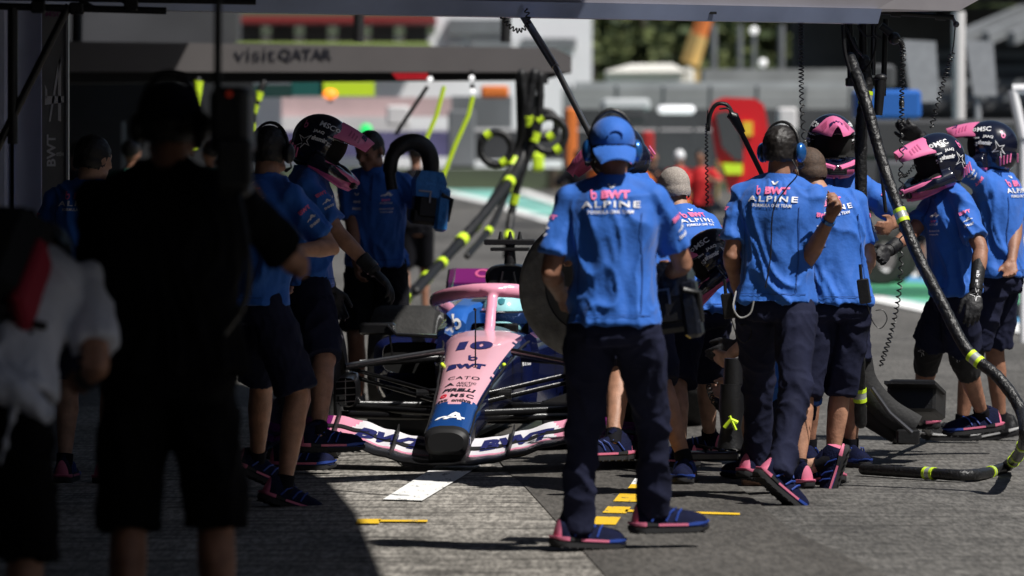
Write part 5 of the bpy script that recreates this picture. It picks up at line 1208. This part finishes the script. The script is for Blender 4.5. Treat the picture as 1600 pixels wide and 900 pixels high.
# dark equipment in the neighbouring pit
def boxes(name, lst, m, label, cat, group=None, bev=.0):
    if len(lst) > 1:
        D0 = lst[0][4]; r_ = root(name, Vector((X((lst[0][0]+lst[0][2])/2, D0), D0, 0)), label, cat, group)
        for i, q in enumerate(lst):
            g = MB(); x0, y0, x1, y1, D, dp, mi = q; a = W(x0, y1, D); b = W(x1, y0, D); g.box(((a.x+b.x)/2, D+dp/2, (a.z+b.z)/2), ((b.x-a.x)/2, dp/2, (b.z-a.z)/2), m=mi, bev=bev); part('section', g, m, r_, bool(bev))
        return r_
    g = MB()
    for x0, y0, x1, y1, D, dp, mi in lst:
        a = W(x0, y1, D); b = W(x1, y0, D); g.box(((a.x+b.x)/2, D+dp/2, (a.z+b.z)/2), ((b.x-a.x)/2, dp/2, (b.z-a.z)/2), m=mi, bev=bev)
    return solo(name, g, m, label, cat, group, smooth=bool(bev))
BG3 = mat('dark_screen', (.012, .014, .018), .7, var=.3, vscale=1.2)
boxes('shade_backdrop', [(-200, 128, 395, 345, 64, .2, 0)], BG3, 'added dark screen wall standing in for deep shade on the left', 'screen')  # black wall added to stand in for the neighbouring pit's deep shade
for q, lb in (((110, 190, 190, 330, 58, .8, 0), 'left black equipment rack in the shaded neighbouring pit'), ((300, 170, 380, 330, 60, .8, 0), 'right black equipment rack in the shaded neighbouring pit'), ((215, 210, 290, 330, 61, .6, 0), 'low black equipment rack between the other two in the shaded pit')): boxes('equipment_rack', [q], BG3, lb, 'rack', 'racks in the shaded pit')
hose('air_hose', [W(412, 130, 46), W(404, 150, 46), W(392, 200, 46), W(410, 280, 46), W(440, 330, 46)], .03, 'shaded hose with yellow flecks behind the camera', 'hose', 'hoses in the shaded pit', (.1, .2, .34, .5, .7), FH, two=False, bandr=1.3, blen=.04)
hose('air_hose', [W(310, 125, 46), W(306, 150, 46), W(298, 190, 46), W(300, 240, 46)], .03, 'shaded hose with yellow flecks beside the cameraman cap', 'hose', 'hoses in the shaded pit', (.1, .25, .6, .85), FH, two=False, bandr=1.6, blen=.06)
boxes('team_banner', [(455, 126, 505, 149, 74, .1, 1), (500, 128, 585, 150, 74, .12, 0), (330, 132, 456, 152, 74, .1, 2)], [YEL, mat('teal_sign', (.01, .10, .09), .5), mat('green_sign', (.005, .04, .035), .6)], 'fluorescent yellow and dark green blurred sign band over the neighbouring garage', 'sign')
g = MB(); g.ell(W(516, 147, 70), (.10, .1, .07)); g.tube([W(516, 160, 70.1), W(516, 150, 70.1)], .03, 8, 1); solo('beacon', g, [mat('orange_lamp', (.9, .2, .02), .4, emit=(1, .25, .03, 1.5)), BLK], 'glowing orange beacon in front of the yellow sign', 'lamp')
WB = mat('far_white', (.62, .60, .60), .7, var=.12, vscale=.6); PB = mat('far_pinkish', (.50, .36, .36), .7, var=.15, vscale=1); GB = mat('far_grey', (.16, .17, .18), .8, var=.25, vscale=.6); DB = mat('far_dark', (.05, .052, .056), .85, var=.35, vscale=.5); RB = mat('far_red', (.22, .015, .015), .6)
boxes('hoarding', [(440, 152, 705, 182, 105, .3, 0), (440, 182, 640, 205, 104.7, .3, 1), (705, 150, 800, 200, 108, .3, 2)], [PB, WB, GB], 'long pale pinkish hoarding along the far side of the pit lane', 'hoarding')
boxes('pit_wall', [(395, 205, 700, 245, 112, .5, 0), (700, 205, 1130, 250, 112, .5, 1), (395, 201, 1130, 204, 112.1, .5, 2)], [mat('wall_purple_blue', (.10, .09, .20), .7, var=.4, vscale=1.5), DB, WB], 'low far pit wall with dark painted panels', 'wall')
g = MB(); g.ell(W(572, 203, 90), (.11, .05, .11)); g.tube([W(572, 203, 90.05), W(572, 300, 90.05)], .02, 8, 1); solo('green_lamp', g, [mat('green_light', (.01, .4, .1), .4, emit=(.02, .6, .12, 1.)), BLK], 'small round green light on a post in the far pit lane', 'lamp')
g = MB(); g.ell(W(425, 285, 60), (.12, .1, .16)); g.tube([W(425, 300, 60), W(425, 445, 60)], .05, 8); solo('marker_bag', g, [YEL], 'fluorescent yellow blurred bag on a stand seen left of the helmet', 'bag')
# grandstand / hospitality building
st = root('hospitality_building', (X(660, 190), 190, 0), 'white hospitality building with red trim and rows of windows above the far boom', 'building')
g = MB()
for x0, y0, x1, y1, mi in ((360, 55, 680, 262, 0), (680, 22, 925, 262, 0)):
    a = W(x0, y1, 190); b = W(x1, y0, 190); g.box(((a.x+b.x)/2, 193+(mi), (a.z+b.z)/2), ((b.x-a.x)/2, 3, (b.z-a.z)/2), m=mi)
part('wall', g, [mat('building_white', (.80, .80, .82), .7, var=.08, vscale=.3)], st, False)
g = MB(); a = W(350, 34, 186); b = W(680, 26, 186); g.box(((a.x+b.x)/2, 189, (a.z+b.z)/2), ((b.x-a.x)/2, 3.5, .12)); part('roof_trim', g, RB, st, False)
for i in range(6): q = MB(); x0 = 372+i*52; a = W(x0, 66, 189.9); b = W(x0+36, 36, 189.9); q.box(((a.x+b.x)/2, 189.85, (a.z+b.z)/2), ((b.x-a.x)/2, .12, (b.z-a.z)/2)); part('window', q, DB, st, False)
for i, (x0, x1, y0, y1) in enumerate(((700, 790, 30, 54), (815, 900, 60, 76), (735, 800, 62, 80), (700, 725, 66, 88))): q = MB(); a = W(x0, y1, 189.9); b = W(x1, y0, 189.9); q.box(((a.x+b.x)/2, 189.8, (a.z+b.z)/2), ((b.x-a.x)/2, .15, (b.z-a.z)/2)); part('window', q, GB, st, False)
boxes('low_building', [(370, 66, 672, 72, 170, 2, 1), (-400, 8, 372, 128, 172, 2, 0)], [mat('dark_building', (.05, .05, .055), .8, var=.3, vscale=.3), mat('lime_band', (.28, .36, .10), .7)], 'long dark building with a pale lime roof edge behind the far boom', 'building')  # wall is plain dark grey with random tone
ms_ = root('sky_blocker', (24, 20, 0), 'tall dark unseen stand added beyond the right edge to block sky light', 'grandstand')
g = MB(); g.rings([[Vector((x, y, z)) for x, z in ((14, 0), (14, 3.5), (24, 13), (24, 16), (34, 16), (34, 0))] for y in (-60, 45)]); part('stand', g, mat('blocker_dark', (.05, .05, .055), .9, var=.3, vscale=.4), ms_, False)  # unseen stand-shaped block added to cut sky fill from the right
# wooded slope
hill = MB(); rs = []
for i in range(28):
    x = -160+i*14; rs.append([Vector((x, y, z+1.5*noise.noise(Vector((x*.03, y*.02, 1))))) for y, z in ((300, -2), (330, 3), (380, 12), (470, 26), (600, 44), (800, 50))])
b0 = 0
for r in rs: hill.v += r
for i in range(27):
    for j in range(5): a = i*6+j; hill.f.append((a, a+6, a+7, a+1)); hill.m.append(0)
tag(link('hill', hill.mesh('hill', mat('meadow_green', (.03, .042, .018), .9, var=.4, vscale=.08))), kind='structure')
LEAF = [mat('foliage_dark', (.040, .060, .018), .8, var=.4, vscale=.8), mat('foliage_mid', (.095, .115, .035), .8, var=.4, vscale=.8)]
def tree_mesh(seed):
    rnd = random.Random(seed); cr = MB(); tk = MB(); tk.tube([(0, 0, 0), (.1, 0, 3), (0, .1, 6.5)], [.32, .22, .08], 8)
    for q in range(7): a = rnd.uniform(0, 6.28); z = rnd.uniform(2.5, 5.5); tk.tube([(0, 0, z), (cos(a)*1.4, sin(a)*1.4, z+1.2)], [.09, .03], 6)
    for q in range(26):
        a = rnd.uniform(0, 6.28); r = rnd.uniform(0, 1.9); z = rnd.uniform(2.6, 8.2); r *= 1-abs(z-5)/5.5; c = Vector((cos(a)*r, sin(a)*r, z)); rr = rnd.uniform(.5, 1.0)
        for w_ in range(26):
            d = Vector((rnd.gauss(0, 1), rnd.gauss(0, 1), rnd.gauss(0, 1))).normalized()*rr*rnd.uniform(.6, 1.1); x, y = frame(Vector((rnd.gauss(0, 1), rnd.gauss(0, 1), rnd.gauss(0, 1)))); s = rnd.uniform(.14, .30); p = c+d
            cr.quad(p-x*s-y*s*.6, p+x*s-y*s*.5, p+x*s*.8+y*s*.7, p-x*s*.9+y*s*.6, m=rnd.randint(0, 1))
    return cr.mesh('crown', LEAF, smooth=False), tk.mesh('trunk', mat('bark', (.06, .045, .03), .9))
TM = [tree_mesh(i) for i in range(4)]
k_ = 0
rows = [(300, 880, 1620, 13, 1.1), (330, 860, 1640, 13, 1.3), (370, 850, 1650, 12, 1.5)]
for D, x0, x1, n_, sc in rows:
    for i in range(n_):
        px = x0+(x1-x0)*(i+random.uniform(-.3, .3))/n_; t_ = root('tree', (X(px, D), D+random.uniform(-6, 6), (0 if D < 310 else (3 if D < 350 else 10))), 'dark green leafy tree in the blurred wooded slope behind the pit lane', 'tree', 'trees on the far slope')
        m_ = TM[(i+k_) % 4]; c_ = link('crown', m_[0], t_); u_ = link('trunk', m_[1], t_); s = sc*random.uniform(.8, 1.25)
        for o in (c_, u_): o.scale = (s, s, s); o.rotation_euler.z = random.uniform(0, 6)
    k_ += 1
# crane
cr = root('crane', (X(1080, 230), 230, 0), 'yellow and orange crane jib rising in front of the distant trees', 'crane')
CY = mat('crane_yellow', (.60, .42, .16), .6); CO = mat('crane_orange', (.75, .22, .06), .6)
g = MB(); g.tube([W(1078, 100, 230), W(1092, 55, 230)], .42, 4); part('jib', g, CY, cr); g = MB(); g.tube([W(1092, 55, 230), W(1104, 20, 230)], .36, 4); part('jib_extension', g, CO, cr)
g = MB(); a = W(1078, 110, 230); g.box((a.x, 230, a.z/2), (1.2, 2, a.z/2)); part('cab', g, CY, cr)
# white tent, cars, guardrails
tn = MB()
a = W(948, 138, 150); b = W(1068, 112, 150); tn.box(((a.x+b.x)/2, 151, (a.z+b.z)/2), ((b.x-a.x)/2, 1.2, (b.z-a.z)/2)); tn.rings([[W(946, 113, 149.5), W(1070, 112, 149.5), W(1050, 100, 151), W(985, 101, 151)], [W(946, 111, 153), W(1070, 110, 153), W(1050, 99, 151.6), W(985, 100, 151.6)]])
solo('white_marquee', tn, [mat('tent_white', (.70, .68, .62), .7)], 'low white marquee in the middle distance below the trees', 'tent', smooth=False)
boxes('van', [(1066, 105, 1085, 135, 150, 3, 0)], [mat('tent_white', (.7, .68, .62), .7)], 'small white van standing right of the marquee', 'van', bev=.12)
boxes('grandstand_terrace', [(880, 138, 1345, 170, 128, 3, 0), (900, 128, 1345, 138, 134, 3, 1), (1100, 108, 1345, 128, 140, 3, 0), (880, 170, 1345, 205, 120, 2, 2)], [mat('terrace_grey', (.26, .27, .27), .85, var=.2, vscale=.8), mat('terrace_light', (.36, .38, .39), .8, var=.2, vscale=.8), DB], 'long blurred grey concrete terrace with dark base behind the crew', 'terrace')
boxes('car', [(942, 154, 1016, 172, 100, 3, 0), (950, 170, 1010, 190, 100, 3, 1)], [mat('car_paint_pale', (.55, .57, .58), .4), DB], 'pale blurred vehicle roof right behind the blue cap', 'car', bev=.05)
boxes('light_panel', [(1028, 165, 1086, 178, 95, .4, 0)], [mat('panel_white', (.85, .85, .88), .5, emit=(1, 1, 1, .5))], 'bright white bar-shaped panel above the distant red crew', 'panel', bev=.05)
boxes('awning_posts', [(1028, 178, 1032, 330, 96, .2, 0), (1082, 178, 1086, 330, 96, .2, 0)], [DB], 'pair of thin dark posts below the bright panel', 'posts')
dk = [(880, 205, 1110, 300, 108, 2, 0), (1195, 190, 1420, 300, 104, 3, 0), (900, 240, 935, 300, 100, 1, 1), (1205, 215, 1235, 290, 98, 1, 1)]
for q, lb in zip(dk, ('long dark equipment case left of the red cabinet', 'long dark equipment case right of the red cabinet', 'small grey case left of the capped man', 'small grey case right of the red cabinet')): boxes('equipment_case', [q], [DB, mat('grey_case', (.09, .09, .10), .7)], lb, 'case', 'equipment cases across the pit lane')
rc = root('red_cabinet', (X(1150, 80), 80, 0), 'large rounded red pit cabinet with black window, blurred behind the headset man', 'cabinet')
g = MB(); g.rings([[W(a, b, D) for a, b in ((1140, 300), (1118, 240), (1108, 178), (1116, 158), (1130, 152), (1180, 154), (1194, 164), (1200, 200), (1204, 300))] for D in (80, 82)]); part('shell', g, mat('cabinet_red', (.62, .012, .018), .35, coat=.5), rc)
g = MB(); g.rings([[W(a, b, D) for a, b in ((1148, 250), (1128, 230), (1118, 176), (1138, 172), (1160, 215), (1162, 252))] for D in (79.93, 80.05)]); part('window', g, DB, rc)
g = MB(); g.rings([[W(a, b, D) for a, b in ((1128, 255), (1160, 256), (1160, 272), (1134, 272))] for D in (79.9, 80.05)]); part('hazard_panel', g, YEL, rc); g = MB(); g.rings([[W(a, b, D) for a, b in ((1160, 190), (1176, 190), (1176, 212), (1160, 212))] for D in (79.9, 80.05)]); part('yellow_badge', g, YELC, rc)
OB = mat('case_orange', (.70, .18, .03), .6)
for q, mm_, lb in [((751, 134, 795, 153, 84, .5, 0), OB, 'blurred orange panel right of the yellow straps'), ((831, 238, 850, 268, 70, .4, 0), YEL, 'small fluorescent block low behind the far hoses'), ((604, 165, 640, 196, 98, .5, 0), WB, 'blurred white box above the curved black duct'), ((884, 168, 902, 262, 86, .5, 0), OB, 'narrow tall orange case left of the capped man'), ((700, 172, 742, 262, 100, .8, 0), GB, 'grey cabinet behind the yellow straps'), ((1216, 168, 1246, 205, 92, .5, 0), WB, 'small white box above the dark-haired man ear cup'), ((1004, 205, 1022, 250, 90, .5, 0), mat('case_red', (.4, .02, .02), .6), 'small red case between helmet and red-topped person')]: boxes('equipment_case', [q], mm_, lb, 'case', bev=.04)
cf_ = root('catch_fence', (X(1120, 126), 126, 0), 'tall wire catch fence with many posts along the grey terrace', 'fence')
for i in range(7):
    g = MB(); px = 890+i*73; g.tube([(X(px, 126), 126, 0), (X(px, 126), 126, 3.0), (X(px, 126), 125.6, 3.5)], .045, 6); part('post', g, GB, cf_)
for z in (2.1, 2.6, 3.1): g = MB(); g.tube([(X(885, 126), 125.95, z), (X(1352, 126), 125.95, z)], .015, 5); part('rail', g, GB, cf_)
# columns behind (light posts)
for i, (x0, y0, x1, y1, D, m_, lab) in enumerate([(1488, 18, 1508, 188, 70, WB, 'pale upright post behind the right coiled cable'), (1110, 38, 1120, 120, 180, GB, 'leftmost pale post below the trees'), (1152, 38, 1160, 120, 180, GB, 'second pale post below the trees'), (1216, 38, 1226, 120, 180, GB, 'third pale post below the trees'), (1300, 38, 1310, 120, 180, GB, 'pale post left of the hose rig')]):
    g = MB(); a = W(x0, y1, D); b = W(x1, y0, D); g.tube([((a.x+b.x)/2, D, 0), ((a.x+b.x)/2, D, b.z)], (b.x-a.x)/2, 10); g.box(((a.x+b.x)/2, D, .1), (.3, .3, .1)); solo('post', g, m_, lab, 'post', 'posts beyond the pit lane')
for px, py in ((1178, 48), (1192, 98), (1188, 118)):
    g = MB(); D = 150; g.ell(W(px, py, D), (.12, .10, .12)); g.tube([W(px, py, D+.1), (X(px, D), D+.1, 0)], .06, 6, 1); solo('floodlight', g, [mat('lamp_dim', (.8, .8, .8), .2, emit=(1, 1, 1, .5)), GB], ['upper', 'middle', 'lower'][(48, 98, 118).index(py)]+' round bright lamp head before the distant trees', 'lamp', 'round lamps beyond')
gs = root('grandstand', (X(1500, 160), 160, 0), 'dark blurred grandstand with sloping roof beams at the upper right', 'grandstand')
g = MB()
for i in range(9): a = W(1440, 150-i*11, 160+i*1.2); g.box((a.x+6, 160+i*1.2, a.z-.3), (6.2, .7, .14), m=i % 2)
part('tier', g, [DB, GB], gs, False)
for i in range(5): g = MB(); g.bar(W(1500+i*40, 60, 158), W(1640+i*40, 0, 164), .25, .4); part('roof_beam', g, GB, gs)
g = MB(); g.box(W(1560, -20, 170), (6, 8, .3)); g.box((W(1560, 0, 176).x, 178, 3.5), (7, .3, 3.5)); part('back_wall', g, DB, gs, False)
for x0, x1, y0, y1, D, m_, lab in ((1410, 1462, 62, 160, 75, mat('tarp_grey', (.30, .31, .33), .6, var=.1), 'grey upright sheet with slanted edge left of the pale post'), (1508, 1552, 62, 150, 78, mat('tarp_grey', (.30, .31, .33), .6, var=.1), 'grey upright sheet right of the pale post')):
    g = MB(); g.rings([[W(a, b, D+dd) for a, b in ((x0, y0), (x1, y0+3), (x1+6, y1), (x0+14, y1))] for dd in (0, .15)]); g.tube([W(x0+20, y1, D+.1), (X(x0+20, D), D+.1, 0)], .05, 6); solo('tarpaulin', g, m_, lab, 'sheet', smooth=False)
boxes('blue_crate', [(1338, 140, 1440, 186, 60, .8, 0)], [mat('crate_blue', (.02, .12, .45), .5)], 'blurred blue crate behind the raised black glove', 'crate', bev=.04)
boxes('dark_cart', [(1345, 186, 1600, 250, 62, 1.5, 0), (1380, 250, 1590, 330, 60, 1.2, 1), (1345, 100, 1400, 140, 66, 1, 0)], [DB, mat('grey_case', (.09, .09, .10), .7)], 'blurred dark cart of equipment behind the two mechanics on the right', 'cart', bev=.05)
wf = MB()
for p, q in (((1582, 140), (1598, 215)), ((1582, 140), (1640, 138)), ((1598, 215), (1640, 222))): wf.tube([W(*p, 45), W(*q, 45)], .045, 8)
wf.tube([W(1598, 215, 45), (X(1598, 45), 45, 0)], .03, 8); solo('barrier', wf, [WHT], 'white rounded tubular barrier cut off by the right edge', 'barrier')
# row of tyres far right
for i, (px, D) in enumerate(((1375, 66), (1392, 67), (1590, 52))):
    g = MB(); c = Vector((X(px, D), D, .36)); rs = []
    for j in range(28): t = 2*pi*j/28; d = Vector((cos(t), 0, sin(t))); rs.append([c+Vector((0, p*.35, 0))+d*(q*.36) for p, q in ((-.5, .6), (-.5, .9), (-.4, 1), (.4, 1), (.5, .9), (.5, .6))])
    g.rings(rs, closed=True); solo('spare_tyre', g, TYRE, ['blurred upright tyre beyond the hose, left one', 'blurred upright tyre beyond the hose, right one', 'blurred upright tyre at the right edge'][i], 'tyre', 'spare tyres in the distance')
SC.cycles.use_denoising = True
